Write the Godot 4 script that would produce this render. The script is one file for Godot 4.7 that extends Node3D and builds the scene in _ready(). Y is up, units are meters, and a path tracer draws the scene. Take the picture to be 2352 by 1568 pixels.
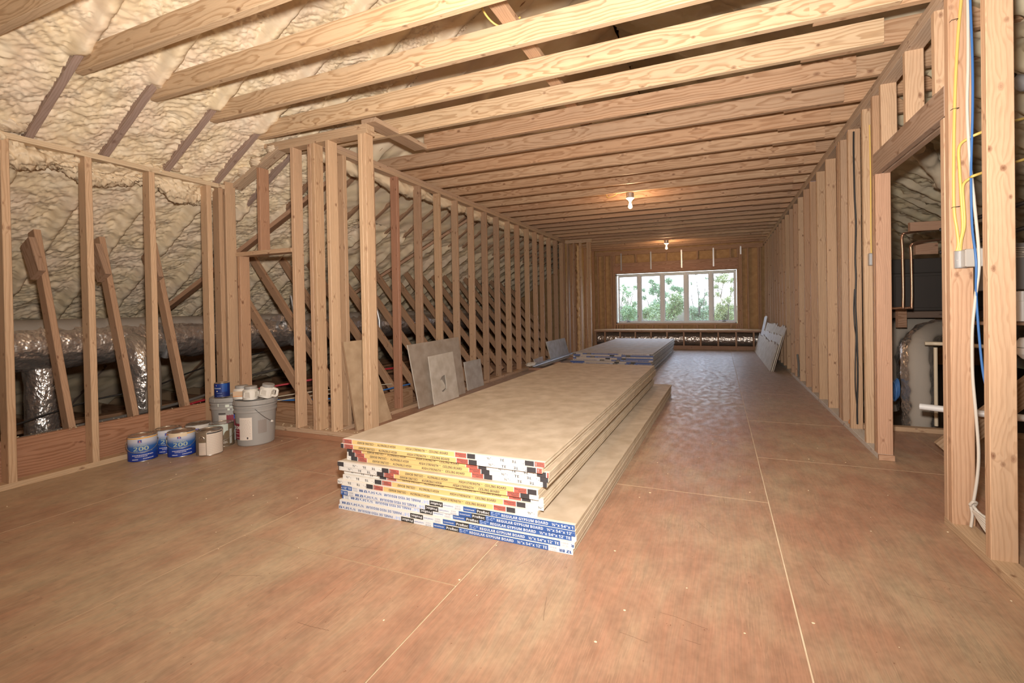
extends Node3D
# Attic under construction. Room frame: x to the right, y up, depth d forward; W(x, y, d) turns it into Godot's axes. Metres.

const CE := 2.60      # underside of the ceiling joists
const XR := 1.02      # face of the right stud wall
const XL := -3.22     # face of the left stud wall
const KX := -4.23     # face of the low knee wall on the left
const TZ := 2.757     # face of the short cross wall
const EZ := 11.76     # face of the window wall
const RIDGE := -1.10
const SLOPE := 0.66
const TEXL := 3.6
const TEXH := 1.5

var rng := RandomNumberGenerator.new()
var names := {}
var M := {}
var letters := {}
var noise := FastNoiseLite.new()


func W(x: float, y: float, d: float) -> Vector3:
	return Vector3(x, y, -d)


# ------------------------------------------------------------------ mesh building
class Geo:
	var v := PackedVector3Array()
	var n := PackedVector3Array()
	var uv := PackedVector2Array()
	var c := PackedColorArray()
	var col := Color.WHITE

	func tri(a: Vector3, b: Vector3, d: Vector3, na: Vector3, nb: Vector3, nd: Vector3, ua := Vector2.ZERO, ub := Vector2.ZERO, ud := Vector2.ZERO) -> void:
		if (b - a).cross(d - a).dot(na + nb + nd) > 0.0:
			v.append_array([a, d, b]); n.append_array([na, nd, nb]); uv.append_array([ua, ud, ub])
		else:
			v.append_array([a, b, d]); n.append_array([na, nb, nd]); uv.append_array([ua, ub, ud])
		c.append_array([col, col, col])

	func quad(a: Vector3, b: Vector3, d: Vector3, e: Vector3, nn: Vector3, ua := Vector2(0, 0), ub := Vector2(1, 0), ud := Vector2(1, 1), ue := Vector2(0, 1)) -> void:
		tri(a, b, d, nn, nn, nn, ua, ub, ud)
		tri(a, d, e, nn, nn, nn, ua, ud, ue)

	func poly(pts: Array, nn: Vector3) -> void:
		for i in range(1, pts.size() - 1):
			tri(pts[0], pts[i], pts[i + 1], nn, nn, nn)

	# a box with chamfered long and short edges, in the frame t
	func box(t: Transform3D, s: Vector3, ch := 0.0015) -> void:
		var h := s * 0.5
		var k := minf(ch, minf(h.x, minf(h.y, h.z)) * 0.6)
		var b := t.basis
		for ax in 3:
			var i1 := (ax + 1) % 3
			var i2 := (ax + 2) % 3
			for sg in [-1.0, 1.0]:
				var nn: Vector3 = (b[ax] * sg).normalized()
				var q := []
				for e in [[-1, -1], [1, -1], [1, 1], [-1, 1]]:
					var p := Vector3.ZERO
					p[ax] = h[ax] * sg
					p[i1] = (h[i1] - k) * e[0]
					p[i2] = (h[i2] - k) * e[1]
					q.append(t * p)
				quad(q[0], q[1], q[2], q[3], nn, Vector2(0, 0), Vector2(s[i1], 0), Vector2(s[i1], s[i2]), Vector2(0, s[i2]))
			for e in [[-1, -1], [1, -1], [1, 1], [-1, 1]]:
				# chamfer running along ax
				var a1 := Vector3.ZERO
				var a2 := Vector3.ZERO
				a1[i1] = h[i1] * e[0]; a1[i2] = (h[i2] - k) * e[1]
				a2[i1] = (h[i1] - k) * e[0]; a2[i2] = h[i2] * e[1]
				var f := a1
				var g := a2
				a1[ax] = -(h[ax] - k); a2[ax] = a1[ax]
				f[ax] = h[ax] - k; g[ax] = f[ax]
				var nn2: Vector3 = (b[i1].normalized() * e[0] + b[i2].normalized() * e[1]).normalized()
				quad(t * a1, t * f, t * g, t * a2, nn2, Vector2(0, 0), Vector2(s[ax], 0), Vector2(s[ax], 0.002), Vector2(0, 0.002))

	func bx(lo: Vector3, hi: Vector3, ch := 0.0015) -> void:
		box(Transform3D(Basis(), (lo + hi) * 0.5), (hi - lo).abs(), ch)

	# profile: Vector2(radius, height); turned round y
	func lathe(pr: Array, seg := 24, t := Transform3D(), smooth := true) -> void:
		for i in pr.size() - 1:
			var a: Vector2 = pr[i]
			var b: Vector2 = pr[i + 1]
			if a.distance_to(b) < 1e-6:
				continue
			var s := Vector2(b.y - a.y, a.x - b.x).normalized()
			for j in seg:
				var t0 := TAU * j / seg
				var t1 := TAU * (j + 1) / seg
				var n0 := t.basis * Vector3(cos(t0) * s.x, s.y, sin(t0) * s.x)
				var n1 := t.basis * Vector3(cos(t1) * s.x, s.y, sin(t1) * s.x)
				if not smooth:
					n0 = (n0 + n1).normalized(); n1 = n0
				var p := [t * Vector3(a.x * cos(t0), a.y, a.x * sin(t0)), t * Vector3(a.x * cos(t1), a.y, a.x * sin(t1)), t * Vector3(b.x * cos(t1), b.y, b.x * sin(t1)), t * Vector3(b.x * cos(t0), b.y, b.x * sin(t0))]
				var u0 := float(j) / seg
				var u1 := float(j + 1) / seg
				if a.x > 1e-6:
					tri(p[0], p[1], p[2], n0, n1, n1, Vector2(u0, a.y), Vector2(u1, a.y), Vector2(u1, b.y))
				if b.x > 1e-6:
					tri(p[0], p[2], p[3], n0, n1, n0, Vector2(u0, a.y), Vector2(u1, b.y), Vector2(u0, b.y))

	# round tube along points; rad may be one number or one per point
	func tube(pts: Array, rad, seg := 8, cap := true, bump = null) -> void:
		var m := pts.size()
		var rings := []
		var up := Vector3.UP
		var d0: Vector3 = (pts[1] - pts[0]).normalized()
		if absf(d0.dot(up)) > 0.9:
			up = Vector3.RIGHT
		var side := d0.cross(up).normalized()
		var run := 0.0
		for i in m:
			var d: Vector3 = (pts[mini(i + 1, m - 1)] - pts[maxi(i - 1, 0)]).normalized()
			side = (side - d * side.dot(d)).normalized()
			var o := d.cross(side)
			if i > 0:
				run += pts[i].distance_to(pts[i - 1])
			var ring := []
			for j in seg + 1:
				var a := TAU * (j % seg) / seg
				var dir := side * cos(a) + o * sin(a)
				var rr: float = rad[i] if rad is Array else rad
				if bump != null:
					rr += bump.call(run, a, pts[i] + dir * rr)
				ring.append([pts[i] + dir * rr, dir, Vector2(run, float(j) / seg)])
			rings.append(ring)
		if bump != null:
			for i in m:
				for j in seg:
					var du: Vector3 = rings[mini(i + 1, m - 1)][j][0] - rings[maxi(i - 1, 0)][j][0]
					var dv: Vector3 = rings[i][j + 1][0] - rings[i][(j + seg - 1) % seg][0]
					var nn := du.cross(dv).normalized()
					if nn.dot(rings[i][j][1]) < 0.0:
						nn = -nn
					rings[i][j][1] = nn
				rings[i][seg][1] = rings[i][0][1]
		for i in m - 1:
			for j in seg:
				var a = rings[i][j]
				var b = rings[i][j + 1]
				var e = rings[i + 1][j + 1]
				var f = rings[i + 1][j]
				tri(a[0], b[0], e[0], a[1], b[1], e[1], a[2], b[2], e[2])
				tri(a[0], e[0], f[0], a[1], e[1], f[1], a[2], e[2], f[2])
		if cap:
			for k in [0, m - 1]:
				var nn: Vector3 = (pts[0] - pts[1]).normalized() if k == 0 else (pts[m - 1] - pts[m - 2]).normalized()
				var q := []
				for j in seg:
					q.append(rings[k][j][0])
				poly(q, nn)

	# a sheet of (nu+1) x (nv+1) points given by f(u, w) -> [point, colour]; facing says which side is out
	func sheet(nu: int, nv: int, f: Callable, facing: Vector3, uvs := Vector2.ONE) -> void:
		var p := PackedVector3Array()
		var q := PackedColorArray()
		p.resize((nu + 1) * (nv + 1)); q.resize(p.size())
		for i in nu + 1:
			for j in nv + 1:
				var r: Array = f.call(float(i) / nu, float(j) / nv)
				p[i * (nv + 1) + j] = r[0]
				q[i * (nv + 1) + j] = r[1]
		var m0 := (nu / 2) * (nv + 1) + nv / 2
		var o := (p[m0 + nv + 1] - p[m0]).cross(p[m0 + 1] - p[m0]).dot(facing) > 0.0
		var nn := PackedVector3Array()
		nn.resize(p.size())
		for i in nu + 1:
			for j in nv + 1:
				var a := p[mini(i + 1, nu) * (nv + 1) + j] - p[maxi(i - 1, 0) * (nv + 1) + j]
				var b := p[i * (nv + 1) + mini(j + 1, nv)] - p[i * (nv + 1) + maxi(j - 1, 0)]
				var x := a.cross(b).normalized()
				nn[i * (nv + 1) + j] = x if o else -x
		for i in nu:
			for j in nv:
				var k0 := i * (nv + 1) + j
				var k1 := k0 + nv + 1
				var idx := [k0, k0 + 1, k1 + 1, k0, k1 + 1, k1] if o else [k0, k1 + 1, k0 + 1, k0, k1, k1 + 1]
				for k in idx:
					v.append(p[k]); n.append(nn[k]); c.append(q[k])
					uv.append(Vector2(float(k / (nv + 1)) / nu * uvs.x, float(k % (nv + 1)) / nv * uvs.y))

	func add(o: Geo, t := Transform3D()) -> void:
		for i in o.v.size():
			v.append(t * o.v[i]); n.append((t.basis * o.n[i]).normalized())
		uv.append_array(o.uv); c.append_array(o.c)

	func mesh() -> ArrayMesh:
		var a := []
		a.resize(Mesh.ARRAY_MAX)
		a[Mesh.ARRAY_VERTEX] = v; a[Mesh.ARRAY_NORMAL] = n; a[Mesh.ARRAY_TEX_UV] = uv; a[Mesh.ARRAY_COLOR] = c
		var m := ArrayMesh.new()
		m.add_surface_from_arrays(Mesh.PRIMITIVE_TRIANGLES, a)
		return m


# ------------------------------------------------------------------ nodes
func numbered(called: String) -> String:
	names[called] = names.get(called, -1) + 1
	return called if names[called] == 0 else "%s_%03d" % [called, names[called]]


func tag(o: Node3D, label := "", category := "", group := "", kind := "") -> Node3D:
	for k in [["label", label], ["category", category], ["group", group], ["kind", kind]]:
		if k[1]:
			o.set_meta(k[0], k[1])
	return o


func thing(called: String, label: String, category: String, at := Vector3.ZERO, group := "", kind := "") -> Node3D:
	var o := Node3D.new()
	o.name = numbered(called)
	add_child(o)
	o.position = at
	tag(o, label, category, group, kind)
	return o


func put(parent: Node, called: String, g, m: Material, at := Transform3D()) -> MeshInstance3D:
	var o := MeshInstance3D.new()
	o.name = called if parent != self else numbered(called)
	o.mesh = g.mesh() if g is Geo else g
	o.material_override = m
	o.transform = at
	parent.add_child(o, true)
	return o


# a piece of lumber between two points: w across "wide", t the other way; grain runs along it
func lumber(parent: Node, called: String, a: Vector3, b: Vector3, w: float, t: float, wide: Vector3, tint: Color, m: Material = null, ch := 0.002, twist := 0.0) -> MeshInstance3D:
	var ax := (b - a).normalized()
	var ln := a.distance_to(b)
	var wd := (wide - ax * wide.dot(ax)).normalized()
	var td := ax.cross(wd).normalized()
	var g := Geo.new()
	var grey := tint.r * 0.35 + tint.g * 0.5 + tint.b * 0.15
	g.col = tint.lerp(Color(grey, grey, grey), 0.10) * 0.90
	var uo := rng.randf()
	var wv: Array = strip(w)
	var tv: Array = strip(t)
	var wv2: Array = strip(w)
	var tv2: Array = strip(t)
	var hw := w / 2
	var ht := t / 2
	# ring of the octagon: (p along wd, q along td, v of the texture)
	var ring := [[-hw + ch, ht, 0], [hw - ch, ht, 0], [hw, ht - ch, 1], [hw, -ht + ch, 1], [hw - ch, -ht, 2], [-hw + ch, -ht, 2], [-hw, -ht + ch, 3], [-hw, ht - ch, 3]]
	var h := ln / 2
	var u0 := uo
	var u1 := uo + ln / TEXL
	for i in 8:
		var p = ring[i]
		var q = ring[(i + 1) % 8]
		var vp: float
		var vq: float
		match i:
			0: vp = wv[0] + (p[0] + hw) / TEXH; vq = wv[0] + (q[0] + hw) / TEXH
			2: vp = tv[0] + (ht - p[1]) / TEXH; vq = tv[0] + (ht - q[1]) / TEXH
			4: vp = wv2[0] + (hw - p[0]) / TEXH; vq = wv2[0] + (hw - q[0]) / TEXH
			6: vp = tv2[0] + (p[1] + ht) / TEXH; vq = tv2[0] + (q[1] + ht) / TEXH
			_: vp = tv[0] + 0.004; vq = tv[0] + 0.006
		var nn: Vector3 = td
		if i % 2 == 0:
			nn = td if i == 0 else (wd if i == 2 else (-td if i == 4 else -wd))
		else:
			nn = (wd * signf(p[0]) + td * signf(p[1]))
		nn = nn.normalized()
		var pa: Vector3 = wd * p[0] + td * p[1]
		var qa: Vector3 = wd * q[0] + td * q[1]
		g.quad(pa - ax * h, pa + ax * h, qa + ax * h, qa - ax * h, nn, Vector2(u0, vp), Vector2(u1, vp), Vector2(u1, vq), Vector2(u0, vq))
	for s in [-1.0, 1.0]:
		var k := []
		for p in ring:
			k.append(wd * p[0] + td * p[1] + ax * h * s)
		for i in range(1, 7):
			g.tri(k[0], k[i], k[i + 1], ax * s, ax * s, ax * s, Vector2(uo, 0.67 + ring[0][0] * 0.2), Vector2(uo + ring[i][0] * 0.02, 0.7 + ring[i][1] * 0.2), Vector2(uo + ring[i + 1][0] * 0.02, 0.7 + ring[i + 1][1] * 0.2))
	var bs := Basis()
	if twist != 0.0:
		bs = Basis(ax, twist)
	return put(parent, called, g, m if m else M.wood, Transform3D(bs, (a + b) / 2))


func strip(w: float) -> Array:
	if w > 0.1:
		return [rng.randi_range(0, 3) * 0.25 / TEXH + maxf(0.0, 0.25 - w) * rng.randf() / TEXH]
	return [(1.0 + 0.1 * rng.randi_range(0, 4) + maxf(0.0, 0.1 - w) * rng.randf()) / TEXH]


func mixc(a: Color, b: Color, f: float) -> Color:
	return a.lerp(b, clampf(f, 0.0, 1.0))


func pine(k := 0.0) -> Color:      # the pale joist stock
	var f := rng.randf_range(-1, 1)
	return Color(0.76 + 0.05 * f, 0.535 + 0.035 * f - 0.03 * k, 0.32 + 0.02 * f - 0.04 * k)


func fir() -> Color:               # the pinker stud stock
	var f := rng.randf_range(-1, 1)
	var k := rng.randf()
	return Color(0.52 + 0.09 * f, 0.30 + 0.065 * f + 0.035 * k, 0.165 + 0.035 * f + 0.035 * k)


# ------------------------------------------------------------------ lettering
func word(s: String, bold := true, font := "Droid Sans") -> Array:
	var key := s + ("|b" if bold else "|r") + font
	if not letters.has(key):
		var f := SystemFont.new()
		f.font_names = PackedStringArray([font])
		f.font_weight = 700 if bold else 400
		var t := TextMesh.new()
		t.font = f
		t.text = s
		t.font_size = 32
		t.pixel_size = 1.0 / 32.0
		t.depth = 0.0
		t.curve_step = 2.0
		t.horizontal_alignment = HORIZONTAL_ALIGNMENT_LEFT
		t.vertical_alignment = VERTICAL_ALIGNMENT_CENTER
		var p := PackedVector3Array()
		if t.get_surface_count():
			var a := t.surface_get_arrays(0)
			var vs: PackedVector3Array = a[Mesh.ARRAY_VERTEX]
			var ix: PackedInt32Array = a[Mesh.ARRAY_INDEX] if a[Mesh.ARRAY_INDEX] else PackedInt32Array()
			if ix.size():
				for i in ix:
					p.append(vs[i])
			else:
				p = vs
		var bb := t.get_aabb()
		letters[key] = [p, bb.position, bb.size]
	return letters[key]


# lettering of height h (capitals), stretched to width w if given, on the plane z = 0 of frame t, its left end at the origin; flip turns it upside down in place
func write(g: Geo, s: String, t: Transform3D, h: float, w := 0.0, col := Color.BLACK, flip := false, bold := true, bend := 0.0, slant := 0.0, clip := Vector2(-1e9, 1e9)) -> void:
	var a := word(s, bold)
	var sz: Vector3 = a[2]
	var lo: Vector3 = a[1]
	var ky := h / 0.72
	var kx := w / sz.x if w > 0.0 else ky
	var ww := sz.x * kx
	g.col = col
	var pts: PackedVector3Array = a[0]
	var out := PackedVector3Array()
	var mid := lo.y + sz.y * 0.5
	for p in pts:
		var x := (p.x - lo.x) * kx
		var y := (p.y - mid) * ky
		x += y * slant
		if flip:
			x = ww - x; y = -y
		if bend > 0.0:
			var th := x / bend
			out.append(t * Vector3(bend * sin(th), y, bend * (cos(th) - 1.0)))
		else:
			out.append(t * Vector3(x, y, 0))
	for i in range(0, out.size() - 2, 3):
		if minf(out[i].x, minf(out[i + 1].x, out[i + 2].x)) < clip.x or maxf(out[i].x, maxf(out[i + 1].x, out[i + 2].x)) > clip.y:
			continue
		var nn := t.basis.z
		if bend > 0.0:
			nn = t.basis * Vector3(sin(((pts[i].x - lo.x) * kx) / bend), 0, cos(((pts[i].x - lo.x) * kx) / bend))
		g.tri(out[i], out[i + 1], out[i + 2], nn, nn, nn)


func _ready() -> void:
	rng.seed = 7
	view()
	lights()
	materials()
	shell()
	framing()
	services()
	boards()
	loose()
	paint()
	outside()


# ------------------------------------------------------------------ camera, sky, lamps
func view() -> void:
	var cam := Camera3D.new()
	cam.name = "camera"
	var f := 999.14
	cam.near = 0.05
	cam.far = 200.0
	cam.projection = Camera3D.PROJECTION_FRUSTUM
	cam.size = cam.near * 1568.0 / f
	cam.frustum_offset = Vector2((1176.0 - 1283.0) / f, (714.44 - 784.0) / f) * cam.near
	var right := Vector3(0.937997, -0.017602, -0.346196)
	var up := Vector3(0.013730, 0.999813, -0.013636)
	var back := Vector3(0.346371, 0.008037, 0.938063)
	cam.transform = Transform3D(Basis(right, up, back).orthonormalized(), Vector3(0, 1.09, 0))
	cam.current = true
	add_child(cam)
	var e := Environment.new()
	e.background_mode = Environment.BG_SKY
	var sky := Sky.new()
	var sm := ProceduralSkyMaterial.new()
	sm.sky_top_color = Color(0.80, 0.88, 1.0)
	sm.sky_horizon_color = Color(0.95, 0.97, 1.0)
	sm.ground_horizon_color = Color(0.72, 0.74, 0.72)
	sm.ground_bottom_color = Color(0.36, 0.38, 0.34)
	sm.sky_energy_multiplier = 2.2
	sm.ground_energy_multiplier = 1.1
	sm.sun_angle_max = 0.0
	sky.sky_material = sm
	e.sky = sky
	e.tonemap_mode = Environment.TONE_MAPPER_LINEAR
	e.tonemap_exposure = 1.22
	e.sdfgi_enabled = true
	e.ssao_enabled = true
	e.ssil_enabled = true
	var we := WorldEnvironment.new()
	we.name = "environment"
	we.environment = e
	add_child(we)


func lights() -> void:
	# the photographer's flash, held a little above the camera
	var l := SpotLight3D.new()
	l.name = "flash"
	l.position = W(-0.03, 1.33, 0.07)
	l.light_color = Color(1.0, 0.965, 0.92)
	l.light_energy = 16.0
	l.light_size = 0.05
	l.spot_range = 30.0
	l.spot_attenuation = 2.0
	l.spot_angle = 84.0
	l.spot_angle_attenuation = 1.0
	l.shadow_enabled = true
	add_child(l)
	l.look_at_from_position(l.position, l.position + W(-0.36, 0.30, 0.94), Vector3.UP)


# ------------------------------------------------------------------ materials
func mat(called: String, col: Color, rough := 0.7, metal := 0.0, vc := false) -> StandardMaterial3D:
	var m := StandardMaterial3D.new()
	m.resource_name = called
	m.albedo_color = col.linear_to_srgb()
	m.roughness = rough
	m.metallic = metal
	m.vertex_color_use_as_albedo = vc
	M[called] = m
	return m


func sq(x: float) -> int:      # linear 0..1 to an sRGB byte
	x = clampf(x, 0.0, 1.0)
	return int(255.0 * (12.92 * x if x <= 0.0031308 else 1.055 * pow(x, 0.41667) - 0.055))


func wood_image() -> Image:
	var NX := 2048
	var NY := 1024
	var lut := PackedByteArray()
	for i in 1025:
		lut.append(sq(i / 1024.0))
	var by := PackedByteArray()
	by.resize(NX * NY * 3)
	var n1 := FastNoiseLite.new(); n1.seed = 3; n1.frequency = 1.0; n1.fractal_octaves = 2
	var n2 := FastNoiseLite.new(); n2.seed = 9; n2.frequency = 1.0; n2.fractal_octaves = 1
	var r := RandomNumberGenerator.new()
	r.seed = 21
	var y0 := 0
	for s in 9:
		var sh := 0.25 if s < 4 else 0.1
		var y1 := int(round(y0 + sh / TEXH * NY))
		if s == 8:
			y1 = NY
		var pith := r.randf_range(-0.05, 0.05) if s < 4 else (r.randf_range(0.05, 0.16) * (1.0 if s % 2 else -1.0))
		var freq := r.randf_range(48, 66) if s < 4 else r.randf_range(60, 95)
		var contrast := r.randf_range(0.65, 0.9) if s < 4 else r.randf_range(0.30, 0.6)
		var knots := []
		for k in (9 if s < 4 else 13):
			knots.append([r.randf() * TEXL, r.randf_range(-0.42, 0.42) * sh, r.randf_range(0.006, 0.013) if s < 4 else r.randf_range(0.004, 0.0095), r.randf_range(1.1, 2.0), r.randf_range(0.5, 1.0)])
		var dd := PackedFloat32Array()
		var ww := PackedFloat32Array()
		for x in NX:
			var a := TAU * x / NX
			dd.append(0.040 + 0.034 * n1.get_noise_3d(cos(a) * 1.0 + s * 7.1, sin(a) * 1.0, 3.3) + 0.0035 * n1.get_noise_3d(cos(a) * 4.0, sin(a) * 5.0, s * 3.7))
			ww.append(0.02 * n1.get_noise_3d(cos(a) * 0.8, sin(a) * 0.8 + s * 5.3, 8.0))
		for y in range(y0, y1):
			var yy := (float(y - y0) / (y1 - y0) - 0.5) * sh
			var kn := []
			for k in knots:
				if absf(yy - k[1]) < k[2] * 6.0:
					kn.append(k)
			var o := y * NX * 3
			for x in NX:
				var u := x * TEXL / NX
				var ey := yy - pith - ww[x]
				var q := 0.0
				var bow := 0.0
				for k in kn:
					var du: float = absf(u - k[0])
					du = minf(du, TEXL - du)
					if du < k[2] * 9.0:
						var e: float = (du * du) / (k[3] * k[3]) + (yy - k[1]) * (yy - k[1])
						var rr: float = k[2] * k[2]
						bow += exp(-e / (rr * 7.0)) * k[2] * 1.9 * (1.0 if yy > k[1] else -1.0)
						if e < rr:
							var z := e / rr
							q = maxf(q, k[4] * (1.0 - 0.35 * z) * (0.75 + 0.25 * sin(z * 14.0)))
						elif e < rr * 1.9:
							q = maxf(q, 0.35 * k[4] * (1.9 - e / rr) / 0.9)
				ey += bow
				var d := dd[x]
				var ring := sqrt(ey * ey + d * d) * freq + 0.22 * n2.get_noise_2d(u * 1.6, yy * 50.0 + s * 40.0)
				var f := ring - floorf(ring)
				var late := smoothstep(0.35, 0.86, f) * (1.0 - smoothstep(0.90, 1.0, f)) * contrast
				var fine := n2.get_noise_2d(u * 14.0, yy * 900.0 + s * 100.0) * 0.075 + n2.get_noise_2d(u * 1.3 + 50.0, yy * 22.0) * 0.06
				var lo := 1.0 + fine - 0.04
				var cr := lo * (1.0 - 0.33 * late) * (1.0 - 0.66 * q)
				var cg := lo * (1.0 - 0.43 * late) * (1.0 - 0.79 * q)
				var cb := lo * (1.0 - 0.52 * late) * (1.0 - 0.84 * q)
				by[o] = lut[int(clampf(cr, 0.0, 1.0) * 1024.0)]
				by[o + 1] = lut[int(clampf(cg, 0.0, 1.0) * 1024.0)]
				by[o + 2] = lut[int(clampf(cb, 0.0, 1.0) * 1024.0)]
				o += 3
		y0 = y1
	return Image.create_from_data(NX, NY, false, Image.FORMAT_RGB8, by)


# plywood face: fine grain, scratches, specks; 2.44 m square
func ply_image() -> Image:
	var N := 1536
	var by := PackedByteArray()
	by.resize(N * N * 3)
	var lut := PackedByteArray()
	for i in 1025:
		lut.append(sq(i / 1024.0))
	var n1 := FastNoiseLite.new(); n1.seed = 5; n1.frequency = 1.0; n1.fractal_octaves = 1
	var n2 := FastNoiseLite.new(); n2.seed = 15; n2.frequency = 1.0; n2.fractal_octaves = 3
	for y in N:
		var o := y * N * 3
		var v := y * 2.44 / N
		for x in N:
			var u := x * 2.44 / N
			var w := n2.get_noise_2d(u * 2.2, v * 0.7)
			var g := n1.get_noise_2d(u * 170.0 + w * 5.0, v * 5.0)
			var g2 := n1.get_noise_2d(u * 46.0 + w * 4.0, v * 1.8 + 31.0)
			var sc := n1.get_noise_2d(u * 260.0, v * 11.0 + 77.0)
			var blot := n2.get_noise_2d(u * 7.0 + 9.0, v * 5.0)
			var mot := n2.get_noise_2d(u * 30.0 + 5.0, v * 24.0)
			var lo := 0.84 + 0.075 * g + 0.04 * g2 + 0.14 * blot + 0.10 * mot
			var lift := smoothstep(0.36, 0.72, sc) * smoothstep(-0.1, 0.5, n2.get_noise_2d(u * 2.6 + 40.0, v * 2.0)) * 0.8
			var cr := lo + lift * 0.30
			var cg := lo * (1.0 - 0.05 * g2) + lift * 0.34
			var cb := lo * (1.0 - 0.06 * g2) + lift * 0.32
			by[o] = lut[int(clampf(cr, 0.0, 1.0) * 1024.0)]
			by[o + 1] = lut[int(clampf(cg, 0.0, 1.0) * 1024.0)]
			by[o + 2] = lut[int(clampf(cb, 0.0, 1.0) * 1024.0)]
			o += 3
	var im := Image.create_from_data(N, N, false, Image.FORMAT_RGB8, by)
	var r := RandomNumberGenerator.new()
	r.seed = 4
	for k in 700:      # crumbs of foam and plaster
		var x := r.randi_range(2, N - 5)
		var y := r.randi_range(2, N - 5)
		var c := Color(0.98, 0.94, 0.86) if r.randf() < 0.7 else Color(0.55, 0.42, 0.36)
		for i in r.randi_range(1, 5):
			im.set_pixel(x + r.randi_range(0, 2), y + r.randi_range(0, 3), c)
	for k in 60:      # scrapes
		var p := Vector2(r.randf_range(60, N - 60), r.randf_range(60, N - 60))
		var a := r.randf() * TAU
		var ln := r.randf_range(20, 130)
		var dark := r.randf() < 0.3
		for i in int(ln):
			p += Vector2(cos(a), sin(a))
			a += r.randf_range(-0.02, 0.02)
			if p.x < 1 or p.y < 1 or p.x > N - 3 or p.y > N - 3:
				break
			var c := im.get_pixel(int(p.x), int(p.y))
			im.set_pixel(int(p.x), int(p.y), c.lerp(Color(0.3, 0.22, 0.2) if dark else Color(1.0, 0.96, 0.9), 0.4))
	return im


func gloss_image() -> Image:       # roughness of the worn floor
	var N := 512
	var im := Image.create(N, N, false, Image.FORMAT_L8)
	var n2 := FastNoiseLite.new(); n2.seed = 55; n2.frequency = 1.0; n2.fractal_octaves = 4
	for y in N:
		for x in N:
			var f := n2.get_noise_2d(x * 0.055, y * 0.03) + 0.5 * n2.get_noise_2d(x * 0.4, y * 0.12)
			var k := 0.47 + 0.20 * f
			im.set_pixel(x, y, Color(k, k, k))
	return im


func noise_tex(freq: float, oct: int, seed_: int, lo: Color, hi: Color, normal := 0.0, size := 512, kind := FastNoiseLite.TYPE_SIMPLEX_SMOOTH) -> NoiseTexture2D:
	var t := NoiseTexture2D.new()
	t.width = size
	t.height = size
	t.seamless = true
	var f := FastNoiseLite.new()
	f.noise_type = kind
	f.seed = seed_
	f.frequency = freq
	f.fractal_octaves = oct
	t.noise = f
	if normal > 0.0:
		t.as_normal_map = true
		t.bump_strength = normal
	else:
		var g := Gradient.new()
		g.set_color(0, lo)
		g.set_color(1, hi)
		t.color_ramp = g
	return t


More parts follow.
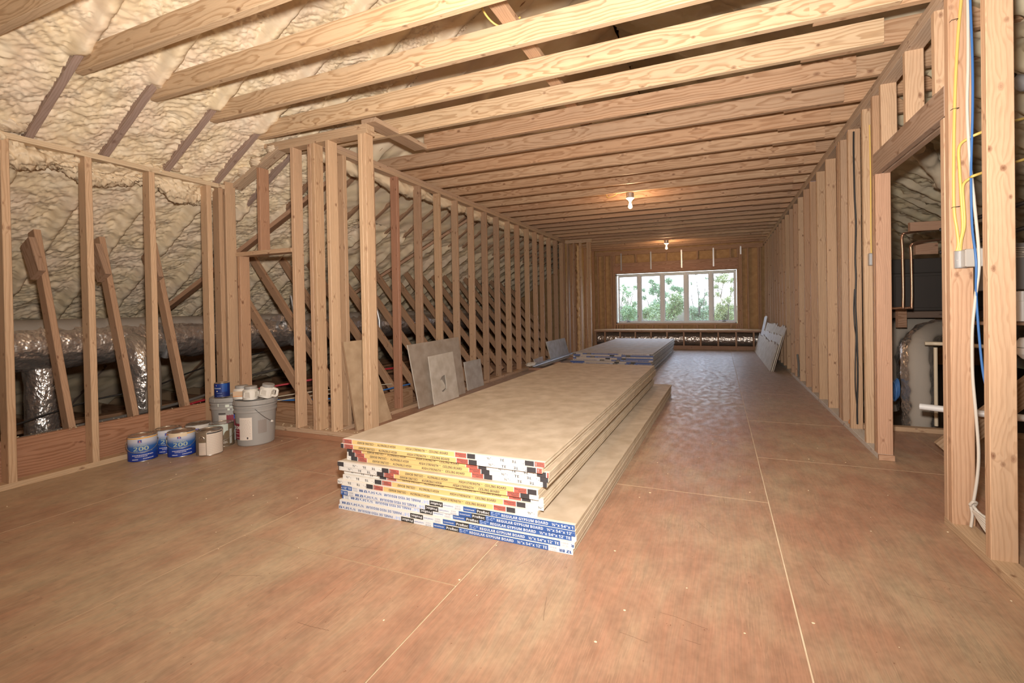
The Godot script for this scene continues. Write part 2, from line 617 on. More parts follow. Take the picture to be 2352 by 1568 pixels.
func materials() -> void:
	noise.seed = 12
	noise.frequency = 1.0
	noise.fractal_octaves = 1
	var wt := ImageTexture.create_from_image(wood_image())
	var w := mat("wood", Color.WHITE, 0.62, 0.0, true)
	w.albedo_texture = wt
	var pt := ImageTexture.create_from_image(ply_image())
	var f := mat("plywood_floor", Color.WHITE, 1.0, 0.0, true)
	f.albedo_texture = pt
	f.roughness_texture = ImageTexture.create_from_image(gloss_image())
	f.roughness_texture_channel = BaseMaterial3D.TEXTURE_CHANNEL_RED
	f.metallic_specular = 0.55
	mat("foam", Color.WHITE, 0.55, 0.0, true)
	var p := mat("paper", Color.WHITE, 0.75, 0.0, true)
	p.albedo_texture = noise_tex(0.012, 4, 8, Color(0.87, 0.85, 0.82), Color(1, 1, 1))
	mat("print", Color.WHITE, 0.55, 0.0, true)
	mat("ink", Color.WHITE, 0.6, 0.0, true)
	var foil := mat("foil", Color(0.62, 0.58, 0.55), 0.27, 0.85, true)
	foil.normal_enabled = true
	foil.normal_scale = 1.0
	foil.normal_texture = noise_tex(0.02, 3, 31, Color.BLACK, Color.WHITE, 9.0, 512, FastNoiseLite.TYPE_PERLIN)
	foil.uv1_scale = Vector3(1.6, 2.0, 1)
	mat("overspray", Color(0.33, 0.29, 0.25), 0.75, 0.0, true)
	mat("galvanised", Color(0.55, 0.55, 0.56), 0.38, 0.8)
	mat("tin", Color(0.62, 0.60, 0.57), 0.25, 0.95)
	mat("black_sheet", Color(0.035, 0.03, 0.028), 0.42, 0.0)
	mat("copper", Color(0.42, 0.25, 0.17), 0.35, 0.85)
	mat("white_pvc", Color(0.74, 0.74, 0.75), 0.35, 0.0)
	mat("cream_pipe", Color(0.66, 0.56, 0.42), 0.45, 0.0)
	mat("yellow_cable", Color(0.66, 0.46, 0.13), 0.42, 0.0)
	mat("white_cable", Color(0.58, 0.53, 0.47), 0.42, 0.0)
	mat("blue_cable", Color(0.045, 0.15, 0.40), 0.4, 0.0)
	mat("black_cable", Color(0.022, 0.02, 0.02), 0.45, 0.0)
	mat("grey_cable", Color(0.13, 0.12, 0.11), 0.5, 0.0)
	mat("red_pipe", Color(0.50, 0.03, 0.05), 0.4, 0.0)
	mat("blue_pipe", Color(0.05, 0.18, 0.50), 0.4, 0.0)
	mat("white_plastic", Color(0.72, 0.68, 0.62), 0.45, 0.0)
	mat("grey_plastic", Color(0.30, 0.31, 0.33), 0.42, 0.0, false)
	mat("box_grey", Color(0.40, 0.37, 0.34), 0.5, 0.0)
	mat("grey_pail", Color(0.33, 0.315, 0.30), 0.42, 0.0)
	mat("jug_shade", Color(0.60, 0.56, 0.50), 0.5, 0.0)
	mat("tan_label", Color(0.62, 0.44, 0.30), 0.7, 0.0)
	mat("orange_foam", Color(0.75, 0.28, 0.08), 0.7, 0.0)
	mat("vinyl", Color(0.74, 0.76, 0.78), 0.4, 0.0)
	mat("gasket", Color(0.25, 0.27, 0.30), 0.5, 0.0)
	mat("steel_wire", Color(0.55, 0.53, 0.50), 0.35, 0.9)
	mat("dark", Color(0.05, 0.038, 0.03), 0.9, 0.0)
	mat("deck", Color(0.30, 0.20, 0.12), 0.8, 0.0)
	var gl := mat("glass", Color(0.9, 0.95, 0.95), 0.02, 0.0)
	gl.transparency = BaseMaterial3D.TRANSPARENCY_ALPHA
	gl.albedo_color.a = 0.06
	var lf := mat("leaf", Color.WHITE, 0.6, 0.0, true)
	lf.backlight_enabled = true
	lf.backlight = Color(0.35, 0.45, 0.2)
	lf.cull_mode = BaseMaterial3D.CULL_DISABLED
	mat("bark", Color(0.22, 0.19, 0.165), 0.85, 0.0)
	var bl := mat("bulb_glow", Color(1, 0.95, 0.85), 0.3)
	bl.emission_enabled = true
	bl.emission = Color(1.0, 0.82, 0.62)
	bl.emission_energy_multiplier = 3.0


# ------------------------------------------------------------------ the shell: floor, foamed roof slopes, gable walls
func jz(k: int) -> float:          # near face of ceiling joist k
	return 1.134 + 0.381 * k


func floor_tint(x: float, d: float, base: float) -> Color:
	var red := Color(0.47, 0.265, 0.175)
	var tan := Color(0.53, 0.39, 0.26)
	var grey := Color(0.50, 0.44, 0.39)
	var f := 0.22 + 0.45 * noise.get_noise_2d(x * 0.8 + 3.0, d * 0.6) + 0.38 * noise.get_noise_2d(x * 2.6, d * 1.9 + 8.0) + 0.25 * noise.get_noise_2d(x * 8.0, d * 5.0)
	f += 0.9 * exp(-(pow((x - 0.85) / 0.28, 2.0) + pow((d - 1.9) / 0.5, 2.0)))
	f += 0.75 * exp(-(pow((x + 3.6) / 0.75, 2.0) + pow((d - 1.75) / 0.6, 2.0)))
	f += 0.35 * exp(-(pow((x + 1.3) / 0.5, 2.0) + pow((d - 1.65) / 0.16, 2.0)))
	f += 0.30 * smoothstep(2.4, 0.9, d)
	f -= 0.35 * exp(-(pow((x + 0.5) / 0.7, 2.0) + pow((d - 1.15) / 0.3, 2.0)))
	var c := red.lerp(tan, clampf(f + base, 0.0, 1.0))
	return c.lerp(grey, smoothstep(3.2, 7.5, d) * 0.75)  # far floor greyed and lightened in colour to carry the window reflection


func shell() -> void:
	var fl := thing("floor", "worn red-brown plywood subfloor laid in large sheets with pale dusty joints", "floor", Vector3.ZERO, "", "structure")
	var g := Geo.new()
	g.col = Color(0.86, 0.72, 0.54)
	g.bx(W(-4.34, -0.30, 2.80), W(1.11, -0.0045, -3.0))
	g.bx(W(-3.32, -0.30, 12.0), W(1.11, -0.0045, 2.80))
	g.bx(W(1.11, -0.30, 4.44), W(2.6, -0.0045, -3.0))
	put(fl, "subfloor", g, M.paper)
	var cols := [[-4.335, -3.425, 0.3], [-3.425, -2.205, 2.205], [-2.205, -0.99, 1.476], [-0.99, 0.24, 2.643], [0.24, 1.46, 3.405], [1.46, 2.58, 1.2]]
	for q in cols:
		var cuts := [-3.0]
		var s: float = q[2] - 4.88
		while s < 12.0:
			if s > -2.9:
				cuts.append(s)
			s += 2.43
		cuts.append(11.9)
		for i in cuts.size() - 1:
			var d0: float = cuts[i]
			var d1: float = cuts[i + 1]
			var spans := []
			if q[0] < -3.3:        # the knee-wall bay stops at the cross wall
				if d0 < 2.78:
					spans.append([q[0], q[1], d0, minf(d1, 2.80)])
				if d1 > 2.80 and q[1] > -3.31:
					spans.append([-3.31, q[1], maxf(d0, 2.80), d1])
			elif q[1] > 1.2:
				if d0 < 4.44 and q[0] > 1.2:
					spans.append([q[0], q[1], d0, minf(d1, 4.44)])
				elif q[0] < 1.2:
					if d0 < 4.44:
						spans.append([q[0], q[1], d0, minf(d1, 4.44)])
					if d1 > 4.44:
						spans.append([q[0], 1.11, maxf(d0, 4.44), d1])
			else:
				spans.append([q[0], q[1], d0, d1])
			for r in spans:
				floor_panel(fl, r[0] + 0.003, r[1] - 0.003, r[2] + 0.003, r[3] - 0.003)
	roofs()
	# gable wall behind the camera and outer closing walls
	var wb := thing("wall_back", "plain board wall closing the attic behind the camera", "wall", Vector3.ZERO, "", "structure")
	g = Geo.new()
	g.col = Color(0.60, 0.42, 0.26)
	g.bx(W(-7.9, -0.4, -3.0), W(5.7, 4.6, -3.15))
	put(wb, "sheathing", g, M.paper)
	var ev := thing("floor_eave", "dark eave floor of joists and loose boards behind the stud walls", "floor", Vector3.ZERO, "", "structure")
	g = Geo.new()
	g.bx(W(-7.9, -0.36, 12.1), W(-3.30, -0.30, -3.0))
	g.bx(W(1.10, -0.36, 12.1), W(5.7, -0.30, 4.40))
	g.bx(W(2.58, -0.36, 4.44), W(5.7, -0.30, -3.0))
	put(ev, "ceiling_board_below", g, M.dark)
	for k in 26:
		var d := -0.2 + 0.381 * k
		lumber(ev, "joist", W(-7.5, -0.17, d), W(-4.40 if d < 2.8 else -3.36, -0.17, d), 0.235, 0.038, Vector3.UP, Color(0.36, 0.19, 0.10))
	for e in [[-4.72, 0.03, 0.09], [-5.75, 0.03, 0.09], [-6.5, 0.03, 0.14]]:
		lumber(ev, "catwalk_board", W(e[0], -0.034, 0.2), W(e[0] + 0.05, -0.034, 11.4), e[2], 0.038, Vector3.RIGHT, Color(0.46, 0.25, 0.13))
	# loose offcuts lying across
	lumber(ev, "loose_board", W(-4.9, 0.006, 2.2), W(-4.55, 0.006, 3.4), 0.09, 0.038, Vector3.RIGHT, Color(0.5, 0.28, 0.15))
	lumber(ev, "loose_board", W(-5.6, 0.006, 3.0), W(-4.2, 0.006, 3.75), 0.09, 0.038, Vector3.RIGHT, Color(0.5, 0.28, 0.15))
	lumber(ev, "loose_board", W(-4.6, 0.05, 3.2), W(-4.9, 0.05, 5.0), 0.14, 0.038, Vector3.RIGHT, Color(0.5, 0.28, 0.15))
	lumber(ev, "edge_board", W(-4.16, 0.10, 3.02), W(-3.34, 0.10, 3.02), 0.235, 0.038, Vector3.UP, Color(0.52, 0.29, 0.15))
	lumber(ev, "edge_board", W(-3.46, 0.08, 3.1), W(-3.46, 0.08, 4.25), 0.20, 0.038, Vector3.UP, Color(0.50, 0.28, 0.15))
	lumber(ev, "block", W(-3.70, 0.06, 3.34), W(-3.44, 0.06, 3.34), 0.14, 0.038, Vector3.UP, fir())


func floor_panel(fl: Node3D, x0: float, x1: float, d0: float, d1: float) -> void:
	if x1 - x0 < 0.02 or d1 - d0 < 0.02:
		return
	var st := 0.03 if d0 < 4.0 and d1 > 0.4 else 0.09
	var off := Vector2(rng.randf(), rng.randf())
	var base := rng.randf_range(-0.12, 0.12)
	var g := Geo.new()
	var nu := maxi(1, int((x1 - x0) / st))
	var nv := maxi(1, int((d1 - d0) / st))
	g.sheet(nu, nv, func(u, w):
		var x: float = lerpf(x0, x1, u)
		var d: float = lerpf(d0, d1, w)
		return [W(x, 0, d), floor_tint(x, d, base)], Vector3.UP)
	for i in g.uv.size():
		g.uv[i] = Vector2(g.uv[i].x * (x1 - x0), g.uv[i].y * (d1 - d0)) / 2.44 + off
	g.col = Color(0.55, 0.38, 0.24)
	for e in [[W(x0, 0, d0), W(x1, 0, d0), Vector3(0, 0, 1)], [W(x0, 0, d1), W(x1, 0, d1), Vector3(0, 0, -1)], [W(x0, 0, d0), W(x0, 0, d1), Vector3.LEFT], [W(x1, 0, d0), W(x1, 0, d1), Vector3.RIGHT]]:
		g.quad(e[0], e[1], e[1] + Vector3(0, -0.0045, 0), e[0] + Vector3(0, -0.0045, 0), e[2])
	put(fl, "floor_panel", g, M.plywood_floor)


# how far the sprayed foam stands proud of the rafters' underside at (x, d); x is measured as on the left slope
func foam_proud(x: float, d: float, coat: float, rough: float) -> float:
	var s := x * 1.2
	var wx := noise.get_noise_2d(s * 2.2 + 11.0, d * 2.2) * 0.10
	var wz := noise.get_noise_2d(s * 2.0, d * 2.0 + 40.0) * 0.12
	var b1 := absf(noise.get_noise_2d((s + wx) * 17.0, (d + wz) * 9.0))
	var b2 := absf(noise.get_noise_2d((s + wx * 0.6) * 40.0 + 9.0, (d + wz) * 19.0))
	var b3 := absf(noise.get_noise_2d(s * 70.0 + 29.0, (d + wz) * 44.0))
	var big := noise.get_noise_2d(s * 3.1, d * 3.6 + 5.0)
	var mid := noise.get_noise_2d(s * 8.0 + 31.0, d * 7.0)
	var p := -0.052 + (0.022 * pow(b1, 0.8) + 0.019 * pow(b2, 0.85) + 0.008 * b3) * rough + 0.018 * big + 0.010 * mid
	var k := int(round((d - 1.115) / 0.381))
	var dr := absf(d - (1.115 + 0.381 * k))
	var bare := smoothstep(0.12, 0.3, noise.get_noise_2d(s * 1.3 + 60.0 + k * 3.7, k * 9.1)) * (1.0 - coat)
	var xb := x + 0.05 * noise.get_noise_2d(d * 9.0, 77.0)
	bare = maxf(bare, smoothstep(-4.42, -4.36, xb) * smoothstep(-3.62, -3.70, xb) * (1.0 if x > -6.0 else 0.0))
	# coated: a smooth rounded ridge over the rafter; bare: the foam stops at the rafter's sides
	var ridge := 0.034 + 0.012 * mid + 0.008 * b2 + 0.004 * b3 - 0.034 * pow(dr / 0.045, 2.0)
	var wgt := smoothstep(0.052, 0.026, dr + 0.008 * big)
	var c := lerpf(p, ridge, wgt)
	var e := lerpf(p, minf(p, -0.020), smoothstep(0.062, 0.032, dr))
	return lerpf(c, e, bare)


func foam_part(parent: Node3D, x0: float, x1: float, d0: float, d1: float, cx: float, cd: float, right := false) -> void:
	var nu := maxi(2, int((x1 - x0) * 1.2 / cx))
	var nv := maxi(2, int((d1 - d0) / cd))
	var g := Geo.new()
	var inward := Vector3(SLOPE, -1, 0).normalized()
	if right:
		inward.x = -inward.x
	g.sheet(nu, nv, func(u, w):
		var x: float = lerpf(x0, x1, u)
		var d: float = lerpf(d0, d1, w)
		var coat := 1.0
		if x <= -4.36:
			coat = 0.8
		if right:
			coat = 0.8
		var p: float = foam_proud(x + (17.0 if right else 0.0), d, coat, 1.0 if not right else 1.8)
		var y := 2.30 + SLOPE * (x + 4.2)
		var n1 := noise.get_noise_2d(x * 2.4 + 90.0, d * 3.1)
		var n2 := noise.get_noise_2d(x * 9.0, d * 11.0)
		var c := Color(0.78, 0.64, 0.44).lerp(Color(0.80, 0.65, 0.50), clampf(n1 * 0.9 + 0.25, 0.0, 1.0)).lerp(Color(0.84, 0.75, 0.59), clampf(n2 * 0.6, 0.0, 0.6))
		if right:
			c = c * Color(0.62, 0.66, 0.66)  # same foam, its colour darkened for the shadow on the right slope
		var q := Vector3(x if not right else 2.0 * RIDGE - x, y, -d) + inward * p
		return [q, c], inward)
	put(parent, "sprayed_foam", g, M.foam)


func roofs() -> void:
	var rl := thing("roof_left", "left roof slope of rafters buried in lumpy cream spray foam", "roof", Vector3.ZERO, "", "structure")
	foam_part(rl, -4.30, RIDGE, 1.0, 3.5, 0.0125, 0.0115)
	foam_part(rl, -4.30, RIDGE, 3.5, 12.0, 0.06, 0.06)
	foam_part(rl, -4.30, RIDGE, -3.0, 1.0, 0.08, 0.08)
	foam_part(rl, -6.9, -4.30, 0.9, 4.6, 0.0145, 0.0145)
	foam_part(rl, -7.80, -6.9, 0.9, 4.6, 0.08, 0.08)
	foam_part(rl, -7.80, -4.30, 4.6, 12.0, 0.035, 0.035)
	foam_part(rl, -7.80, -4.30, -3.0, 0.9, 0.1, 0.1)
	var up := Vector3(-SLOPE, 1, 0).normalized()
	for k in range(-9, 29):
		var d := 1.115 + 0.381 * k
		var c := Color(0.44, 0.31, 0.26) if k < 6 else Color(0.42, 0.25, 0.15)
		lumber(rl, "rafter", W(-7.75, 2.30 + SLOPE * -3.55, d) + up * 0.07, W(RIDGE - 0.03, 2.30 + SLOPE * 3.07, d) + up * 0.07, 0.14, 0.038, up, c)
	# foam rolls squeezed out behind the plates
	var g := Geo.new()
	g.col = Color(0.74, 0.60, 0.42)
	var pts := []
	for i in 200:
		var d := 1.0 + 0.0087 * i
		pts.append(W(-4.375, 2.20 + 0.03 * noise.get_noise_2d(d * 3.0, 1.0), d))
	g.tube(pts, 0.06, 44, true, func(_r, a, p): return 0.05 * absf(noise.get_noise_2d(p.z * 9.0, a * 1.6)) + 0.06 * noise.get_noise_2d(p.z * 3.0, 4.0 + a * 0.3) + 0.022 * absf(noise.get_noise_2d(p.z * 24.0, a * 4.0)) + 0.006 * absf(noise.get_noise_2d(p.z * 60.0, a * 9.0)))
	put(rl, "foam_roll", g, M.foam)
	g = Geo.new()
	g.col = Color(0.72, 0.58, 0.40)
	pts = []
	for i in 110:
		var d := 2.9 + 0.055 * i
		pts.append(W(-3.375, 2.50 + 0.02 * noise.get_noise_2d(d * 3.0, 1.0), d))
	g.tube(pts, 0.05, 16, true, func(_r, a, p): return 0.05 * absf(noise.get_noise_2d(p.z * 4.0, a * 1.4)) + 0.03 * noise.get_noise_2d(p.z * 1.9, 14.0))
	put(rl, "foam_roll", g, M.foam)
	# foam smeared over the raked corner plate
	for e in [[-3.92, 2.46, 2.80, 0.07], [-3.72, 2.55, 2.80, 0.06], [-4.10, 2.40, 2.80, 0.07], [-4.26, 2.33, 2.30, 0.06], [-4.27, 2.33, 1.42, 0.07]]:
		blob(rl, "foam_lump", W(e[0], e[1], e[2]), Vector3(e[3] * 1.2, e[3] * 0.7, e[3] * 1.1), e[2] * 7.0)
	var rr := thing("roof_right", "right roof slope of rafters under cream spray foam darkened for its shadow", "roof", Vector3.ZERO, "", "structure")
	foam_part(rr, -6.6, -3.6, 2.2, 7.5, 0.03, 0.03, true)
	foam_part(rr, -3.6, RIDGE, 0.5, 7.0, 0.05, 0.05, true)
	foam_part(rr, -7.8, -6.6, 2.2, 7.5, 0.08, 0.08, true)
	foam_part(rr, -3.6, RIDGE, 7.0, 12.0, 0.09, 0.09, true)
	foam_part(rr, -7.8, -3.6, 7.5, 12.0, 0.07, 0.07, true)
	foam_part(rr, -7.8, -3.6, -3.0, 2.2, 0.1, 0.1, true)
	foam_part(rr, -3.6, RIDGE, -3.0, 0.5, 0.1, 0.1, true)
	var upr := Vector3(SLOPE, 1, 0).normalized()
	for k in range(-9, 29):
		var d := 1.115 + 0.381 * k
		lumber(rr, "rafter", W(2.0 * RIDGE + 7.75, 2.30 + SLOPE * -3.55, d) + upr * 0.07, W(RIDGE + 0.03, 2.30 + SLOPE * 3.07, d) + upr * 0.07, 0.14, 0.038, upr, Color(0.36, 0.22, 0.14))
	for e in [[[1.55, 2.30, 4.35], [1.68, 2.26, 4.55], [1.86, 2.12, 4.72], [2.0, 2.0, 4.75], [2.05, 1.90, 4.60], [1.92, 1.95, 4.42], [1.80, 2.05, 4.40]], [[1.90, 2.18, 4.95], [2.02, 2.05, 4.92], [2.12, 1.88, 4.88], [2.14, 1.74, 4.84]], [[1.35, 2.42, 4.3], [1.7, 2.34, 4.6], [2.1, 2.12, 5.1]]]:
		var q := []
		for v in e:
			q.append(W(v[0], v[1] + 0.02, v[2]))
		g = Geo.new()
		g.col = Color(0.48, 0.41, 0.31)
		g.tube(curve(q, 8), 0.05, 14, true, func(_r, a, p): return 0.03 * noise.get_noise_3d(p.x * 6.0, p.y * 6.0, p.z * 6.0) + 0.012 * absf(noise.get_noise_2d(p.z * 30.0, a * 3.0)))
		put(rr, "foam_fold", g, M.foam)
	for e in [[rl, up, -1.0], [rr, upr, 1.0]]:
		g = Geo.new()
		var o: Vector3 = e[1]
		var sgn: float = e[2]
		var a := W(RIDGE, 4.346, 4.5) + o * 0.18
		var along := Vector3(sgn, -SLOPE, 0).normalized()
		g.box(Transform3D(Basis(along, o, along.cross(o)), a + along * 4.0 - o * 0.0), Vector3(8.4, 0.04, 15.6))
		g.bx(W(RIDGE + sgn * 6.85, -0.5, 12.2), W(RIDGE + sgn * 6.95, 0.35, -3.1))
		put(e[0], "roof_deck", g, M.deck)


func blob(parent: Node, called: String, at: Vector3, r: Vector3, sd: float, m: Material = null, col := Color(0.74, 0.60, 0.44)) -> MeshInstance3D:
	var g := Geo.new()
	g.sheet(20, 14, func(u, w):
		var a: float = TAU * u
		var b: float = PI * (w - 0.5)
		var dir := Vector3(cos(a) * cos(b), sin(b), sin(a) * cos(b))
		var k := 0.8 + 0.45 * absf(noise.get_noise_3d(dir.x * 1.6 + sd, dir.y * 1.6, dir.z * 1.6)) + 0.14 * absf(noise.get_noise_3d(dir.x * 5.0, dir.y * 5.0 + sd, dir.z * 5.0))
		return [dir * r * k, col], Vector3.ZERO)
	for i in g.n.size():
		if g.n[i].dot(g.v[i]) < 0.0:
			g.n[i] = -g.n[i]
	for i in range(0, g.v.size(), 3):
		if (g.v[i + 1] - g.v[i]).cross(g.v[i + 2] - g.v[i]).dot(g.v[i]) > 0.0:
			var t := g.v[i + 1]; g.v[i + 1] = g.v[i + 2]; g.v[i + 2] = t
			t = g.n[i + 1]; g.n[i + 1] = g.n[i + 2]; g.n[i + 2] = t
	return put(parent, called, g, m if m else M.foam, Transform3D(Basis(), at))


# ------------------------------------------------------------------ framing
func stud(w: Node3D, called: String, x: float, d: float, y0: float, y1: float, along_z: bool, tint := Color(0, 0, 0)) -> void:
	# x, d: the corner nearest to x-min and d-min; along_z: the wall runs along the room
	var wx := 0.089 if along_z else 0.038
	var wd := 0.038 if along_z else 0.089
	var c := tint if tint.r > 0.0 else fir()
	lumber(w, called, W(x + wx / 2, y0, d + wd / 2), W(x + wx / 2 + rng.randf_range(-0.003, 0.003), y1, d + wd / 2 + rng.randf_range(-0.003, 0.003)), 0.089, 0.038, Vector3.RIGHT if along_z else Vector3.BACK, c, null, 0.003, rng.randf_range(-0.03, 0.03))


func plate(w: Node3D, called: String, x0: float, x1: float, y0: float, y1: float, d0: float, d1: float, tint: Color) -> void:
	if d1 - d0 > x1 - x0:
		lumber(w, called, W((x0 + x1) / 2, (y0 + y1) / 2, d0), W((x0 + x1) / 2, (y0 + y1) / 2, d1), x1 - x0, y1 - y0, Vector3.RIGHT, tint)
	else:
		lumber(w, called, W(x0, (y0 + y1) / 2, (d0 + d1) / 2), W(x1, (y0 + y1) / 2, (d0 + d1) / 2), d1 - d0, y1 - y0, Vector3.BACK, tint)


func framing() -> void:
	# low knee wall on the left
	var w := thing("wall_left_knee", "low stud knee wall under the foamed rafters at the left", "wall", Vector3.ZERO, "", "structure")
	plate(w, "bottom_plate", KX - 0.089, KX, 0, 0.038, -1.5, 2.757, Color(0.68, 0.47, 0.28))
	plate(w, "top_plate", KX - 0.089, KX, 2.228, 2.266, -1.5, 2.70, Color(0.74, 0.56, 0.36))
	lumber(w, "rim_board", W(KX - 0.109, 0.157, -1.5), W(KX - 0.109, 0.157, 2.72), 0.275, 0.038, Vector3.UP, Color(0.47, 0.225, 0.12))
	for d in [0.64, 1.01, 1.362, 1.757, 2.127, 2.541]:
		stud(w, "stud", KX - 0.089, d, 0.038, 2.228, true, Color(0.70, 0.46, 0.27))
	stud(w, "stud", KX - 0.09, 2.643, 0.038, 2.228, true)
	stud(w, "corner_stud", -4.262, 2.695, 0.0, 2.30, false, Color(0.62, 0.40, 0.24))
	# short cross wall
	w = thing("wall_left_return", "short stud cross wall with a low headed hatch beside the paint pails", "wall", Vector3.ZERO, "", "structure")
	plate(w, "sill_board", -4.2, -2.62, 0.0, 0.044, TZ, TZ + 0.10, Color(0.47, 0.225, 0.12))
	plate(w, "bottom_plate", -4.2, -2.63, 0.0445, 0.082, TZ + 0.003, TZ + 0.092, Color(0.62, 0.42, 0.27))
	plate(w, "top_plate", -3.62, -2.632, 2.52, 2.558, TZ, TZ + 0.089, Color(0.66, 0.45, 0.27))
	plate(w, "top_plate", -3.80, -2.636, 2.5585, 2.596, TZ, TZ + 0.089, Color(0.66, 0.45, 0.27))
	lumber(w, "raked_plate", W(-4.24, 2.27, TZ + 0.045), W(-3.62, 2.555, TZ + 0.045), 0.089, 0.038, Vector3.BACK, Color(0.62, 0.45, 0.30))
	stud(w, "hatch_stud", -4.187, TZ, 0.083, 1.617, false, Color(0.60, 0.35, 0.20))
	plate(w, "hatch_header", -4.20, -3.49, 1.617, 1.655, TZ, TZ + 0.089, Color(0.64, 0.42, 0.25))
	stud(w, "cripple_stud", -3.905, TZ, 1.655, 2.40, false, Color(0.52, 0.28, 0.16))
	stud(w, "stud", -3.488, TZ, 0.083, 2.52, false, Color(0.66, 0.42, 0.25))
	stud(w, "stud", -3.278, TZ, 0.083, 2.52, false, Color(0.60, 0.37, 0.22))
	stud(w, "stud", -3.238, TZ, 0.083, 2.52, false, Color(0.63, 0.40, 0.23))
	stud(w, "stud", -3.073, TZ - 0.002, 0.083, 2.52, false, Color(0.70, 0.46, 0.27))
	stud(w, "end_stud", -2.724, TZ, 0.083, 2.52, false, Color(0.72, 0.48, 0.28))
	stud(w, "end_stud", -2.686, TZ, 0.083, 2.52, false, Color(0.70, 0.46, 0.27))
	# long left wall
	w = thing("wall_left", "long open stud wall down the left side of the attic", "wall", Vector3.ZERO, "", "structure")
	plate(w, "bottom_plate", XL - 0.089, XL, 0, 0.038, 2.86, 9.22, Color(0.58, 0.38, 0.24))
	plate(w, "top_plate", XL - 0.089, XL, 2.524, 2.561, 2.86, 9.30, Color(0.60, 0.40, 0.25))
	plate(w, "top_plate", XL - 0.089, XL, 2.5615, 2.598, 2.90, 9.30, Color(0.56, 0.37, 0.24))
	for d in [3.08, 3.43, 3.781, 4.158, 4.54, 4.92, 5.31, 5.683, 6.06, 6.435, 6.803, 7.196, 7.576, 7.905, 8.291, 8.678, 9.05, 9.17]:
		stud(w, "stud", XL - 0.089, d, 0.038, 2.524, true, Color(0.46, 0.22, 0.13) if is_equal_approx(d, 3.781) else fir())
	# stub wall near the window
	plate(w, "stub_plate", -3.22, -2.63, 2.52, 2.56, 9.22, 9.309, Color(0.62, 0.42, 0.26))
	plate(w, "stub_plate", -3.22, -2.62, 2.5605, 2.598, 9.22, 9.309, Color(0.62, 0.42, 0.26))
	plate(w, "stub_plate", -3.22, -2.63, 0, 0.038, 9.22, 9.309, Color(0.58, 0.38, 0.24))
	for x in [-3.19, -3.05, -2.90, -2.724, -2.686]:
		stud(w, "stub_stud", x, 9.22, 0.038, 2.52, false)
	for d in [9.6, 9.98, 10.36, 10.74, 11.12, 11.50]:
		stud(w, "stud", XL - 0.06, d, 0.0, 2.6, true, Color(0.50, 0.27, 0.13))
	var g := Geo.new()
	g.col = Color(0.52, 0.32, 0.14)
	g.bx(W(XL - 0.07, 0, 9.32), W(XL - 0.03, 2.75, 11.8))
	put(w, "foam_backing", g, M.paper)
	g = Geo.new()
	g.col = Color(0.62, 0.40, 0.20)
	var pts := []
	for i in 60:
		pts.append(W(-2.97 + 0.012 * noise.get_noise_2d(i * 0.5, 2.0), 0.05 + i * 0.041, 9.34))
	g.tube(pts, 0.03, 8, true, func(_r, a, p): return 0.022 * noise.get_noise_2d(p.y * 16.0, a))
	put(w, "foam_bead", g, M.foam)
	# long right wall
	w = thing("wall_right", "long open stud wall with a doorway down the right side of the attic", "wall", Vector3.ZERO, "", "structure")
	plate(w, "bottom_plate", XR, XR + 0.089, 0, 0.038, 3.584, 11.7, Color(0.70, 0.64, 0.58))
	plate(w, "bottom_plate", XR, XR + 0.089, 0, 0.038, -1.5, 2.638, Color(0.66, 0.46, 0.28))
	plate(w, "top_plate", XR, XR + 0.089, 2.524, 2.561, -1.5, 11.7, Color(0.58, 0.42, 0.30))
	plate(w, "top_plate", XR, XR + 0.089, 2.5615, 2.598, -1.5, 11.7, Color(0.50, 0.35, 0.24))
	for d in [0.73, 1.11, 1.49, 1.87]:
		stud(w, "stud", XR, d, 0.038, 2.524, true)
	stud(w, "stud", XR, 2.25, 0.038, 2.524, true, Color(0.70, 0.44, 0.26))
	stud(w, "king_stud", XR, 2.561, 0.038, 2.524, true, Color(0.66, 0.39, 0.23))
	stud(w, "trimmer_stud", XR, 2.600, 0.038, 1.965, true, Color(0.66, 0.42, 0.26))
	stud(w, "trimmer_stud", XR, 3.584, 0.0385, 1.975, true, Color(0.60, 0.34, 0.21))
	stud(w, "king_stud", XR, 3.624, 0.0385, 2.524, true)
	plate(w, "plate_end", XR - 0.001, XR + 0.09, 0.001, 0.0375, 3.560, 3.5835, Color(0.58, 0.33, 0.2))
	lumber(w, "door_header", W(XR + 0.019, 2.045, 2.60), W(XR + 0.019, 2.045, 3.622), 0.145, 0.038, Vector3.UP, Color(0.46, 0.31, 0.22))
	lumber(w, "door_header", W(XR + 0.070, 2.045, 2.60), W(XR + 0.070, 2.045, 3.622), 0.145, 0.038, Vector3.UP, Color(0.46, 0.31, 0.22))
	for d in [2.685, 3.046, 3.447]:
		stud(w, "cripple_stud", XR, d, 2.119, 2.524, true, Color(0.66, 0.43, 0.26))
	for d in [3.842, 4.01, 4.248, 4.489, 4.528, 4.60, 5.026, 5.459, 5.85, 6.23, 6.668, 7.077, 7.435, 7.893, 8.28, 8.66, 9.04, 9.42, 9.80, 10.18, 10.56, 10.94, 11.32]:
		if d != 4.01:
			stud(w, "stud", XR, d, 0.0385, 2.524, true)
	for d in [4.248, 4.61, 5.85, 6.668]:
		g = Geo.new()
		g.bx(W(XR + 0.002, 2.5215, d + 0.002), W(XR + 0.087, 2.5237, d + 0.05), 0.0)
		put(w, "shim", g, M.blue_cable)
	# window wall
	w = thing("wall_end", "framed gable wall round the window with golden foam between its studs", "wall", Vector3.ZERO, "", "structure")
	g = Geo.new()
	g.col = Color(0.56, 0.35, 0.17)
	g.bx(W(-7.9, -0.4, EZ + 0.18), W(-2.665, 4.7, EZ + 0.05))
	g.bx(W(0.425, -0.4, EZ + 0.18), W(5.7, 4.7, EZ + 0.05))
